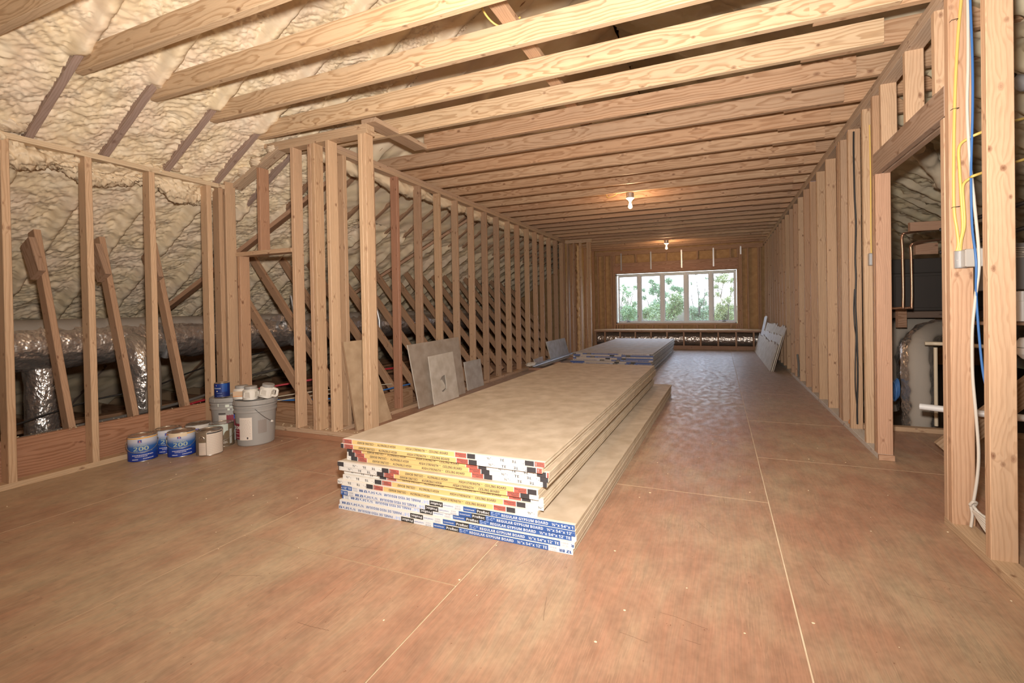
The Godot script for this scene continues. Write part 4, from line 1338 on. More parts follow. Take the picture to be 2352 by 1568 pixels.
# ------------------------------------------------------------------ stacked drywall
func label_seg(g: Geo, x0: float, x1: float, w: float, h: float, col: Color, z := 0.0013) -> void:
	x0 = maxf(x0, 0.0); x1 = minf(x1, w)
	if x1 - x0 < 0.002:
		return
	g.col = col
	g.quad(Vector3(x0, 0.0012, z), Vector3(x1, 0.0012, z), Vector3(x1, h, z), Vector3(x0, h, z), Vector3(0, 0, 1))


func put_word(g: Geo, s: String, x: float, w: float, lim: float, y: float, h: float, col: Color, flip := false, slant := 0.0) -> void:
	if x + w < 0.004 or x > lim - 0.004:
		return
	write(g, s, Transform3D(Basis(), Vector3(x, y, 0.0018)), h, w, col, flip, true, 0.0, slant, Vector2(0.002, lim - 0.002))


func bars(g: Geo, x: float, w: float, lim: float, y0: float, y1: float, n: int, col: Color) -> void:
	if x < 0.002 or x + w > lim - 0.002:
		return
	g.col = col
	for i in n:
		var a := x + w * i / n
		var b := a + w / n * (0.35 + 0.4 * absf(noise.get_noise_2d(i * 3.7, x * 90.0)))
		g.quad(Vector3(a, y0, 0.0018), Vector3(b, y0, 0.0018), Vector3(b, y1, 0.0018), Vector3(a, y1, 0.0018), Vector3(0, 0, 1))


func tape_yellow(t: Geo, ink: Geo, w: float, h: float, y0: float, words: bool) -> void:
	var yel := Color(0.62, 0.44, 0.185)
	var red := Color(0.42, 0.11, 0.085)
	var blk := Color(0.045, 0.042, 0.045)
	var wht := Color(0.66, 0.63, 0.59)
	label_seg(t, 0, w, w, h, wht)
	for s in [-1, 0, 1]:
		var o: float = y0 + 1.168 * s
		label_seg(t, o, o + 0.665, w, h, yel, 0.0014)
		label_seg(t, o - 0.067, o - 0.003, w, h, red, 0.0014)
		label_seg(t, o - 0.117, o - 0.071, w, h, blk, 0.0014)
		label_seg(t, o + 0.668, o + 0.733, w, h, red, 0.0014)
		label_seg(t, o + 0.737, o + 0.783, w, h, blk, 0.0014)
		if not words:
			continue
		var ym := h * 0.5
		var ih := h * 0.48
		put_word(ink, "CEILING BOARD", o + 0.037, 0.113, w, ym, ih, blk, true, 0.15)
		put_word(ink, "HIGH STRENGTH", o + 0.178, 0.120, w, ym, ih, blk, true, 0.15)
		put_word(ink, "HIGH STRENGTH", o + 0.366, 0.118, w, ym, ih, blk, false, 0.15)
		put_word(ink, "CEILING BOARD", o + 0.512, 0.114, w, ym, ih, blk, false, 0.15)
		bars(ink, o + 0.155, 0.016, w, ym, ym + 0.0012, 1, blk)
		bars(ink, o + 0.490, 0.018, w, ym + 0.002, ym + 0.0035, 1, blk)
		put_word(ink, "National", o + 0.672, 0.055, w, h * 0.70, h * 0.2, blk)
		put_word(ink, "Gypsum", o + 0.690, 0.036, w, h * 0.35, h * 0.2, blk)
		put_word(ink, "National", o - 0.063, 0.055, w, h * 0.30, h * 0.2, blk, true)
		put_word(ink, "Gypsum", o - 0.060, 0.036, w, h * 0.66, h * 0.2, blk, true)
		var q := o + 0.785
		bars(ink, q + 0.004, 0.006, w, h * 0.2, h * 0.8, 3, Color(0.4, 0.38, 0.36))
		put_word(ink, "½\"", q + 0.062, 0.026, w, ym + 0.001, ih * 0.9, blk)
		put_word(ink, "·", q + 0.093, 0.005, w, ym, ih * 0.7, blk)
		put_word(ink, "TE", q + 0.134, 0.024, w, ym, ih, blk)
		put_word(ink, "TE", q + 0.198, 0.024, w, ym, ih, blk, true)
		put_word(ink, "·", q + 0.246, 0.005, w, ym, ih * 0.7, blk)
		put_word(ink, "½\"", q + 0.256, 0.026, w, ym - 0.001, ih * 0.9, blk, true)
		bars(ink, q + 0.322, 0.006, w, h * 0.2, h * 0.8, 3, Color(0.4, 0.38, 0.36))


func tape_blue(t: Geo, ink: Geo, w: float, h: float, p: float, words: bool, dull := false) -> void:
	var blu := Color(0.035, 0.092, 0.29)
	var wht := Color(0.62, 0.62, 0.64)
	if dull:
		blu = Color(0.05, 0.09, 0.26)
		wht = Color(0.42, 0.36, 0.32)
	var blk := Color(0.03, 0.028, 0.03)
	var pale := Color(0.35, 0.45, 0.72)
	label_seg(t, 0, w, w, h, wht)
	for s in [-2, -1, 0, 1]:
		var o: float = p + 1.341 * s
		label_seg(t, o - 0.074, o + 0.55, w, h, blu, 0.0014)
		label_seg(t, o, o + 0.077, w, h, blk, 0.0015)
		label_seg(t, o - 0.274, o - 0.194, w, h, blk, 0.0015)
		if not words:
			continue
		var ym := h * 0.5
		var ih := h * 0.50
		put_word(ink, "CertainTeed®", o - 0.068, 0.058, w, ym, h * 0.24, wht)
		put_word(ink, "ProRoc", o + 0.005, 0.067, w, ym, ih, wht)
		put_word(ink, "54\"", o + 0.082, 0.046, w, ym, h * 0.62, pale)
		put_word(ink, "54", o + 0.0865, 0.029, w, ym, h * 0.44, blu)
		put_word(ink, "REGULAR GYPSUM BOARD", o + 0.138, 0.238, w, ym, ih, wht)
		put_word(ink, "½\"x 54\"x 12' TE", o + 0.394, 0.150, w, ym, ih, wht)
		bars(ink, o + 0.556, 0.034, w, h * 0.56, h * 0.92, 11, Color(0.30, 0.30, 0.32))
		bars(ink, o + 0.560, 0.030, w, h * 0.12, h * 0.42, 9, Color(0.36, 0.36, 0.38))
		put_word(ink, "12' BR", o + 0.602, 0.060, w, ym, ih, blu, true)
		bars(ink, o - 0.122, 0.036, w, h * 0.10, h * 0.45, 11, Color(0.30, 0.30, 0.32))
		bars(ink, o - 0.118, 0.030, w, h * 0.58, h * 0.88, 9, Color(0.36, 0.36, 0.38))
		put_word(ink, "CertainTeed®", o - 0.190, 0.058, w, ym, h * 0.24, blu, true)
		put_word(ink, "ProRoc", o - 0.268, 0.067, w, ym, ih, wht, true)
		put_word(ink, "54\"", o - 0.322, 0.044, w, ym, h * 0.62, pale, true)
		put_word(ink, "PANEL DE YESO REGULAR", o - 0.566, 0.236, w, ym, ih, blu, true)
		put_word(ink, "½\"x 54\"x 12 BR", o - 0.738, 0.156, w, ym, ih, blu, true)


func board_pair(label: String, group: String, x0: float, d0: float, y: float, w: float, ln: float, blue: bool, at_print: float, yaw := 0.0, top := Color(0.60, 0.50, 0.385), words := true, edge := Color(0.66, 0.55, 0.41)) -> Node3D:
	var o := thing("gypsum_board", label, "drywall", W(x0, y, d0), group)
	o.rotation.y = yaw
	var hh := 0.0126
	for i in 2:
		var g := Geo.new()
		g.col = edge * rng.randf_range(0.9, 1.05)
		var sx := rng.randf_range(-0.002, 0.002)
		g.bx(Vector3(sx, i * 0.0127 + 0.0001, -ln), Vector3(w + sx, i * 0.0127 + hh, 0), 0.0028)
		g.col = top
		var yt := i * 0.0127 + hh + 0.00005
		var q := Geo.new()
		var nx := 16
		var nz := 40
		q.sheet(nx, nz, func(u, v):
			var f := noise.get_noise_2d(x0 * 5.0 + u * 3.0 + y * 40.0, v * 5.0) * 0.5 + noise.get_noise_2d(u * 9.0, v * 16.0 + y * 90.0) * 0.5
			return [Vector3(sx + 0.003 + u * (w - 0.006), yt, -0.003 - v * (ln - 0.006)), top.lerp(Color(0.72, 0.62, 0.50), clampf(0.35 + f * 0.9, 0.0, 1.0) * 0.55)], Vector3.UP, Vector2(w, ln))
		g.add(q)
		put(o, "sheet", g, M.paper)
	var h := 0.0248
	var t := Geo.new()
	var ink := Geo.new()
	t.col = Color(0.76, 0.70, 0.62)
	t.bx(Vector3(-0.0006, 0.0007, -0.002), Vector3(w + 0.0006, h, 0.0012), 0.0008)
	t.bx(Vector3(-0.0004, h - 0.0002, -0.016), Vector3(w + 0.0004, h + 0.0006, 0.0008), 0.0002)
	if blue:
		tape_blue(t, ink, w, h, at_print, words, d0 > 5.0)
	else:
		tape_yellow(t, ink, w, h, at_print, words)
	var tp := put(o, "end_tape", t, M.print)
	if words and ink.v.size():
		put(tp, "lettering", ink, M.ink)
	return o


func boards() -> void:
	var ord := ["topmost", "second from the top", "third from the top", "fourth from the top", "fifth from the top", "sixth from the top", "seventh from the top", "eighth from the top", "ninth from the top", "lowest"]
	# [left edge, front, start of the yellow field measured from the left edge]
	var rows := [[-1.980, 1.852, 0.068], [-1.990, 1.846, 0.092], [-1.966, 1.866, 0.108], [-1.972, 1.872, 0.127], [-1.980, 1.878, 0.147], [-2.012, 1.842, 0.430], [-2.012, 1.848, 0.390], [-1.998, 1.872, 0.372], [-1.992, 1.858, 0.344], [-2.018, 1.846, 0.323]]
	for i in 10:
		var r: Array = rows[i]
		var y := 0.1270 + (9 - i) * 0.0254
		board_pair("yellow-taped ceiling drywall pair, %s of the near stack" % ord[i], "yellow-taped drywall in the near stack", r[0], r[1], y, 1.219, 3.43 + rng.randf_range(-0.02, 0.02), false, r[2], -0.010 + rng.randf_range(-0.002, 0.002))
	var ord2 := ["topmost", "second", "middle", "fourth", "lowest"]
	var rowb := [[-1.984, 1.838, 0.868], [-1.982, 1.832, 0.842], [-1.980, 1.840, 0.800], [-1.985, 1.826, 0.755], [-1.990, 1.824, 0.705]]
	for i in 5:
		var r: Array = rowb[i]
		board_pair("blue-taped wide drywall pair, %s of the five under the yellow-taped ones" % ord2[i], "blue-taped drywall in the near stack", r[0], r[1], (4 - i) * 0.0254, 1.372, 3.64 + rng.randf_range(-0.02, 0.02), true, r[2], -0.014 + rng.randf_range(-0.002, 0.002))
	var ord3 := ["topmost", "second from the top", "third from the top", "fourth from the top", "fifth from the top", "sixth from the top", "sixth from the bottom", "fifth from the bottom", "fourth from the bottom", "third from the bottom", "second from the bottom", "lowest"]
	for i in 12:
		board_pair("pale blue-taped drywall pair, %s of the far stack" % ord3[i], "blue-taped drywall in the far stack", -2.40 + rng.randf_range(-0.02, 0.02) - (0.02 if i > 5 else 0.0), 7.17 - (0.07 if i > 4 else 0.0) + rng.randf_range(-0.02, 0.02), (11 - i) * 0.0254, 1.372, 3.48 + rng.randf_range(-0.05, 0.05), true, 0.25 + rng.randf() * 1.0, -0.004, Color(0.66, 0.66, 0.65), i % 2 == 0, Color(0.62, 0.59, 0.54))


# ------------------------------------------------------------------ leaning boards and floor clutter
# a flat piece cut to an outline (points as [along, up] on the leaning plane), with thickness; hole is an optional inner outline
func slab(o: Node3D, called: String, outline: Array, th: float, t: Transform3D, face: Color, edge: Color, hole := [], m: Material = null) -> void:
	var g := Geo.new()
	var p := PackedVector2Array(outline)
	var tris := []
	if hole.size():
		# bridge the hole into the outline
		var hi := 0
		var pi := 0
		var best := 1e9
		for i in p.size():
			for j in hole.size():
				var dd := p[i].distance_to(hole[j])
				if dd < best:
					best = dd; pi = i; hi = j
		var q := PackedVector2Array()
		for i in pi + 1:
			q.append(p[i])
		var cw := Geometry2D.is_polygon_clockwise(p) == Geometry2D.is_polygon_clockwise(PackedVector2Array(hole))
		for j in hole.size() + 1:
			q.append(hole[(hi + (hole.size() - j if cw else j)) % hole.size()])
		for i in range(pi, p.size()):
			q.append(p[i])
		tris = [q, Geometry2D.triangulate_polygon(q)]
	else:
		tris = [p, Geometry2D.triangulate_polygon(p)]
	var q2: PackedVector2Array = tris[0]
	var ix: PackedInt32Array = tris[1]
	for s in [0.0, 1.0]:
		g.col = face
		var nn: Vector3 = t.basis.z * (1.0 if s > 0.0 else -1.0)
		for i in range(0, ix.size(), 3):
			var a := []
			for k in 3:
				a.append(t * Vector3(q2[ix[i + k]].x, q2[ix[i + k]].y, th * s))
			g.tri(a[0], a[1], a[2], nn, nn, nn, q2[ix[i]], q2[ix[i + 1]], q2[ix[i + 2]])
	g.col = edge
	for ring in [p, PackedVector2Array(hole)]:
		for i in ring.size():
			var a: Vector2 = ring[i]
			var b: Vector2 = ring[(i + 1) % ring.size()]
			var e := (b - a).normalized()
			var n2 := Vector2(e.y, -e.x)
			if Geometry2D.is_polygon_clockwise(ring) != (ring == p and hole.size() > 0 or hole.size() == 0 or ring == p):
				n2 = -n2
			var n3: Vector3 = (t.basis * Vector3(n2.x, n2.y, 0)).normalized()
			g.quad(t * Vector3(a.x, a.y, 0), t * Vector3(b.x, b.y, 0), t * Vector3(b.x, b.y, th), t * Vector3(a.x, a.y, th), n3)
	put(o, called, g, m if m else M.paper)


func torn(a: Vector2, b: Vector2, amp: float, n: int, sd: float) -> Array:
	var o := []
	for i in n + 1:
		var f := float(i) / n
		o.append(a.lerp(b, f) + Vector2(0, amp * noise.get_noise_2d(f * n * 0.9, sd) * (0.0 if i == 0 or i == n else 1.0)))
	return o


func loose() -> void:
	# plane frames: x runs along the room (deeper), y up the lean, z out of the face
	var fr := func(x: float, d: float, dx: float, up: float, side: float) -> Transform3D:
		var u := Vector3(dx, up, 0).normalized()
		var along := Vector3(0, 0, -1)
		var out := along.cross(u).normalized()
		if out.x * side < 0.0:
			out = -out
		return Transform3D(Basis(along, u, out), W(x, 0.0, d))
	var white := Color(0.72, 0.68, 0.62)
	# against the left wall
	var o := thing("board_offcut", "big grey-brown drywall offcut leaning on the left wall behind a smaller white piece", "board", Vector3.ZERO, "offcuts leaning on the left wall")
	slab(o, "sheet", [Vector2(0.02, 0.002), Vector2(0.95, 0.0), Vector2(0.90, 0.735), Vector2(-0.085, 0.715)], 0.0127, fr.call(-3.13, 3.94, -0.06, 0.72, 1.0), Color(0.44, 0.37, 0.31), white)
	o = thing("board_offcut", "white board offcut with a fan-shaped hole leaning against the grey-brown offcut", "board", Vector3.ZERO, "offcuts leaning on the left wall")
	var hole := []
	for e in [[0.155, 0.27], [0.185, 0.295], [0.225, 0.308], [0.265, 0.308], [0.268, 0.20], [0.262, 0.145], [0.19, 0.115], [0.165, 0.13]]:
		hole.append(Vector2(e[0], e[1]))
	var tw: Transform3D = fr.call(-3.075, 4.155, -0.055, 0.56, 1.0)
	slab(o, "sheet", [Vector2(0.0, 0.0), Vector2(0.50, 0.0), Vector2(0.46, 0.57), Vector2(-0.02, 0.56)], 0.012, tw, Color(0.68, 0.62, 0.55), white, hole)
	slab(o, "hole_flap", [Vector2(0.175, 0.128), Vector2(0.25, 0.15), Vector2(0.25, 0.185), Vector2(0.20, 0.26), Vector2(0.175, 0.25)], 0.011, tw * Transform3D(Basis(Vector3(1, 0, 0), -0.05), Vector3(0, 0.004, 0.002)), Color(0.70, 0.65, 0.58), white)
	o = thing("board_offcut", "small light grey board offcut leaning on the left wall right of the grey-brown one", "board", Vector3.ZERO, "offcuts leaning on the left wall")
	slab(o, "sheet", [Vector2(0.0, 0.0), Vector2(0.42, 0.0), Vector2(0.38, 0.385), Vector2(-0.04, 0.385)], 0.012, fr.call(-3.185, 5.04, -0.03, 0.38, 1.0), Color(0.46, 0.43, 0.41), white)
	o = thing("board_offcut", "pale grey square board leaning on the left wall beyond the metal strips", "board", Vector3.ZERO, "offcuts leaning on the left wall")
	slab(o, "sheet", [Vector2(0.0, 0.0), Vector2(1.10, 0.0), Vector2(1.0, 0.43), Vector2(-0.10, 0.43)], 0.012, fr.call(-3.13, 8.02, -0.08, 0.43, 1.0), Color(0.50, 0.51, 0.55), white)
	o = thing("scrap_block", "small grey board scrap low against the left wall studs near the metal strips", "board", Vector3.ZERO, "offcuts leaning on the left wall")
	slab(o, "sheet", [Vector2(0.0, 0.0), Vector2(0.42, 0.0), Vector2(0.42, 0.17), Vector2(0.0, 0.16)], 0.012, fr.call(-3.16, 7.25, -0.03, 0.2, 1.0), Color(0.46, 0.41, 0.41), white)
	o = thing("plywood_piece", "tall plywood piece leaning in the corner behind the end studs of the cross wall", "plywood", Vector3.ZERO)
	slab(o, "sheet", [Vector2(0.0, 0.0), Vector2(0.45, 0.0), Vector2(0.19, 0.82), Vector2(-0.09, 0.82)], 0.019, fr.call(-3.12, 3.06, -0.045, 0.8, 1.0), Color(0.56, 0.40, 0.26), Color(0.44, 0.29, 0.18))
	# against the right wall
	var beige := Color(0.60, 0.57, 0.50)
	var gyp := Color(0.70, 0.73, 0.76)
	var k := 0.336
	var pl: Array = [
		["front torn beige drywall sheet leaning on the right wall", 0.765, 7.78, [Vector2(0, 0), Vector2(3.30, 0), Vector2(3.30, 0.44)], [Vector2(3.05, 0.41), Vector2(0.0, 0.435)], 0.06, beige],
		["white torn drywall core leaning behind the front beige sheet", 0.787, 7.76, [Vector2(0, 0), Vector2(3.3, 0), Vector2(3.25, 0.49)], [Vector2(3.2, 0.52), Vector2(0.0, 0.60)], 0.03, gyp],
		["rear torn beige drywall sheet leaning on the right wall, ragged along its top", 0.809, 7.74, [Vector2(0, 0), Vector2(2.80, 0), Vector2(2.80, 0.69)], [Vector2(2.75, 0.72), Vector2(0.0, 0.735)], 0.05, beige]]
	for e in pl:
		o = thing("torn_board", e[0], "drywall", Vector3.ZERO, "torn drywall leaning on the right wall")
		var out: Array = e[3].duplicate()
		out.append_array(torn(e[4][0], e[4][1], e[5], 26, e[1] * 100.0))
		slab(o, "sheet", out, 0.0125, fr.call(e[1], e[2], 0.28, 1.0, -1.0), e[6], Color(0.42, 0.38, 0.36) if e[6] == beige else white)
	o = thing("torn_board", "narrow white drywall strip standing highest behind the torn sheets", "drywall", Vector3.ZERO, "torn drywall leaning on the right wall")
	slab(o, "sheet", [Vector2(0, 0), Vector2(0.55, 0), Vector2(0.56, 0.80), Vector2(0.35, 0.84), Vector2(0.02, 0.83)], 0.0125, fr.call(0.832, 10.58, 0.21, 1.0, -1.0), gyp, white)
	# metal strips along the left wall
	for i in 6:
		var g := Geo.new()
		var x := -3.13 + 0.028 * i
		var y := 0.045 + (0.028 if i in [1, 2, 3] else 0.0)
		var d0: float = [7.1, 6.95, 7.0, 6.9, 7.15, 7.2][i]
		var d1: float = [9.4, 9.1, 9.15, 8.9, 8.8, 8.7][i]
		g.bx(W(x, y, d1), W(x + 0.026, y + 0.002, d0), 0.0005)
		g.bx(W(x, y + 0.002, d1), W(x + 0.002, y + 0.024, d0), 0.0005)
		var nm: String = ["lowest shiny metal trim strip nearest the left wall", "long shiny metal trim strip on top of the bundle by the left wall", "second shiny metal trim strip on top of the bundle", "third shiny metal trim strip on top of the bundle", "dull metal trim strip on the room side of the bundle", "outermost dull metal trim strip of the bundle by the left wall"][i]
		tag(put(self, "metal_trim_strip", g, M.galvanised if i < 4 else M.overspray), nm, "metal strip", "metal strips by the left wall")
	for i in 3:
		var d: float = [7.0, 7.9, 8.7][i]
		lumber(self, "spacer_stick", W(-3.16, 0.0215, d), W(-2.90, 0.0215, d + 0.03), 0.04, 0.042, Vector3.BACK, Color(0.40, 0.20, 0.12))
		tag(get_child(-1), ["spacer stick under the near end of the metal strips", "spacer stick under the middle of the metal strips", "spacer stick under the far end of the metal strips"][i], "stick", "sticks under the metal strips")
	tag(blob(self, "plastic_wrap", W(-3.08, 0.115, 6.92), Vector3(0.07, 0.035, 0.16), 8.0, M.white_plastic), "crumpled clear plastic wrap at the near end of the metal strips", "wrap")
	# crumbs of foam on plates and floor
	var st := MultiMesh.new()
	var bm := SphereMesh.new()
	bm.radius = 0.5; bm.height = 0.7; bm.radial_segments = 6; bm.rings = 3
	st.transform_format = MultiMesh.TRANSFORM_3D
	st.mesh = bm
	var spots := []
	for i in 260:
		var r := rng.randf()
		if r < 0.6:
			spots.append([W(rng.randf_range(-4.1, 1.0), 0.001, rng.randf_range(1.2, 6.0)), rng.randf_range(0.003, 0.009)])
		elif r < 0.75:
			spots.append([W(rng.randf_range(-4.2, -2.8), 0.083, rng.randf_range(2.77, 2.84)), rng.randf_range(0.006, 0.016)])
		else:
			spots.append([W(rng.randf_range(-4.4, -4.3), 0.297, rng.randf_range(1.3, 2.7)), rng.randf_range(0.004, 0.010)])
	st.instance_count = spots.size()
	for i in spots.size():
		var s: float = spots[i][1]
		st.set_instance_transform(i, Transform3D(Basis(Vector3.UP, i * 1.7).scaled(Vector3(s * rng.randf_range(0.8, 2.0), s * 0.6, s)), spots[i][0]))
	var mm := MultiMeshInstance3D.new()
	mm.name = "foam_crumbs"
	mm.multimesh = st
	mm.material_override = mat("crumb", Color(0.78, 0.66, 0.46), 0.8)
	add_child(mm)
	tag(mm, "scattered pale crumbs of foam on the floor and wall plates", "crumbs", "", "stuff")


# ------------------------------------------------------------------ paint cans and pails
func cyl_patch(g: Geo, r: float, a0: float, a1: float, y0: float, y1: float, c0: Color, c1: Color, n := 10, m := 1) -> void:
	for i in n:
		for j in m:
			var b0 := lerpf(a0, a1, float(i) / n)
			var b1 := lerpf(a0, a1, float(i + 1) / n)
			var f0 := float(j) / m
			var f1 := float(j + 1) / m
			var p := [Vector3(r * sin(b0), lerpf(y0, y1, f0), r * cos(b0)), Vector3(r * sin(b1), lerpf(y0, y1, f0), r * cos(b1)), Vector3(r * sin(b1), lerpf(y0, y1, f1), r * cos(b1)), Vector3(r * sin(b0), lerpf(y0, y1, f1), r * cos(b0))]
			var n0 := Vector3(sin(b0), 0, cos(b0))
			var n1 := Vector3(sin(b1), 0, cos(b1))
			g.col = c0.lerp(c1, (f0 + f1) * 0.5)
			g.tri(p[0], p[1], p[2], n0, n1, n1)
			g.tri(p[0], p[2], p[3], n0, n1, n0)


func cyl_word(g: Geo, s: String, r: float, a: float, y: float, h: float, w: float, col: Color, bold := true) -> void:
	write(g, s, Transform3D(Basis(Vector3.UP, a) , Vector3(0, y, 0)) * Transform3D(Basis(), Vector3(0, 0, r)), h, w, col, false, bold, r)


# rows of little strokes where the print is too small to read
func cyl_lines(g: Geo, r: float, a0: float, a1: float, y: float, h: float, col: Color, sd: float) -> void:
	var a := a0
	var i := 0
	while a < a1:
		var w := 0.05 + 0.09 * absf(noise.get_noise_2d(i * 5.1, sd))
		cyl_patch(g, r, a, minf(a + w, a1), y, y + h, col, col, 2)
		a += w + 0.03
		i += 1


func emblem(g: Geo, r: float, a: float, y: float, s: float) -> void:
	var w := s / r * 0.5
	cyl_patch(g, r, a - w, a + w, y, y + s, Color(0.03, 0.05, 0.30), Color(0.04, 0.08, 0.36), 4)
	for i in 4:
		var k := w * 0.5 * (1.0 - i * 0.22)
		cyl_patch(g, r + 0.0003, a - k, a + k, y + s * (0.28 + 0.13 * i), y + s * (0.41 + 0.13 * i), Color(0.75, 0.14, 0.08), Color(0.80, 0.40, 0.30), 2)
	cyl_patch(g, r + 0.0003, a - w * 0.8, a + w * 0.8, y + s * 0.08, y + s * 0.16, Color(0.6, 0.62, 0.7), Color(0.6, 0.62, 0.7), 2)


func can_body(o: Node3D, R: float, h: float, lid: Material) -> void:
	var g := Geo.new()
	g.lathe([Vector2(0, 0.004), Vector2(R - 0.006, 0.004), Vector2(R - 0.004, 0.0), Vector2(R, 0.001), Vector2(R + 0.0012, 0.004), Vector2(R, 0.007), Vector2(R, h - 0.006), Vector2(R + 0.0015, h - 0.004), Vector2(R + 0.0015, h - 0.001), Vector2(R - 0.002, h), Vector2(R - 0.006, h - 0.001)], 40)
	put(o, "body", g, M.tin)
	g = Geo.new()
	g.lathe([Vector2(R - 0.006, h - 0.001), Vector2(R - 0.008, h - 0.006), Vector2(R - 0.014, h - 0.007), Vector2(R - 0.018, h - 0.002), Vector2(R - 0.024, h - 0.002), Vector2(R - 0.027, h - 0.005), Vector2(0, h - 0.005)], 40)
	put(o, "lid", g, lid)


func bail(o: Node3D, R: float, y: float, drop: float, fwd: float, spread := 1.45) -> void:
	var g := Geo.new()
	var pts := []
	for i in 25:
		var a := lerpf(-spread, spread, i / 24.0)
		var f := absf(a) / spread
		var rr := R + 0.006 + fwd * (1.0 - f * f)
		pts.append(Vector3(rr * sin(a), y - drop * (1.0 - pow(f, 2.2)), rr * cos(a)))
	g.tube(pts, 0.0016, 6)
	put(o, "bail_handle", g, M.steel_wire)
	for s in [-1.0, 1.0]:
		g = Geo.new()
		g.lathe([Vector2(0, 0.006), Vector2(0.006, 0.004), Vector2(0.009, 0.0)], 14, Transform3D(Basis(Vector3.UP, spread * s) * Basis(Vector3.RIGHT, PI / 2), Vector3(R * sin(spread * s), y, R * cos(spread * s))))
		put(o, "handle_ear", g, M.tin)


func blue_can(label: String, x: float, d: float, gold: bool, turn: float) -> void:
	var o := thing("paint_can", label, "paint can", W(x, 0, d), "gallon paint cans on the floor")
	o.rotation.y = turn
	var R := 0.0835
	var h := 0.190
	can_body(o, R, h, M.tin)
	var g := Geo.new()
	var navy := Color(0.008, 0.03, 0.26)
	var mid := Color(0.03, 0.13, 0.40)
	var pale := Color(0.55, 0.57, 0.66)
	cyl_patch(g, R + 0.0006, -2.6, 2.6, 0.007, 0.062, navy, Color(0.01, 0.05, 0.33), 36, 4)
	cyl_patch(g, R + 0.0006, -2.6, 2.6, 0.062, 0.110, Color(0.012, 0.06, 0.34), mid, 36, 5)
	cyl_patch(g, R + 0.0006, -2.6, 2.6, 0.110, 0.150, mid, pale, 36, 8)
	cyl_patch(g, R + 0.0006, -2.6, 2.6, 0.150, 0.184, pale, Color(0.66, 0.64, 0.67), 36, 4)
	if gold:
		cyl_patch(g, R + 0.0009, -2.6, 2.6, 0.172, 0.181, Color(0.80, 0.40, 0.08), Color(0.82, 0.45, 0.10), 36)
	var lb := put(o, "paper_label", g, M.print)
	g = Geo.new()
	var r2 := R + 0.0012
	var gr := Color(0.40, 0.48, 0.40)
	emblem(g, r2, -0.10, 0.142, 0.022)
	cyl_word(g, "ProMar", r2, -0.52, 0.124, 0.011, 0.075, gr)
	cyl_word(g, "200", r2, -0.55, 0.099, 0.030, 0.088, gr)
	cyl_lines(g, r2, -0.68, 0.75, 0.074, 0.004, Color(0.36, 0.42, 0.44), 1.0)
	cyl_lines(g, r2, -0.66, 0.80, 0.048, 0.007, Color(0.60, 0.58, 0.66), 2.0)
	cyl_lines(g, r2, -0.45, 0.40, 0.038, 0.005, Color(0.56, 0.55, 0.64), 3.0)
	cyl_lines(g, r2, -0.66, -0.22, 0.018, 0.007, Color(0.55, 0.56, 0.66), 4.0)
	cyl_lines(g, r2, 0.10, 0.85, 0.020, 0.007, Color(0.50, 0.52, 0.64), 5.0)
	put(lb, "lettering", g, M.ink)
	bail(o, R, 0.148, 0.075, 0.012)


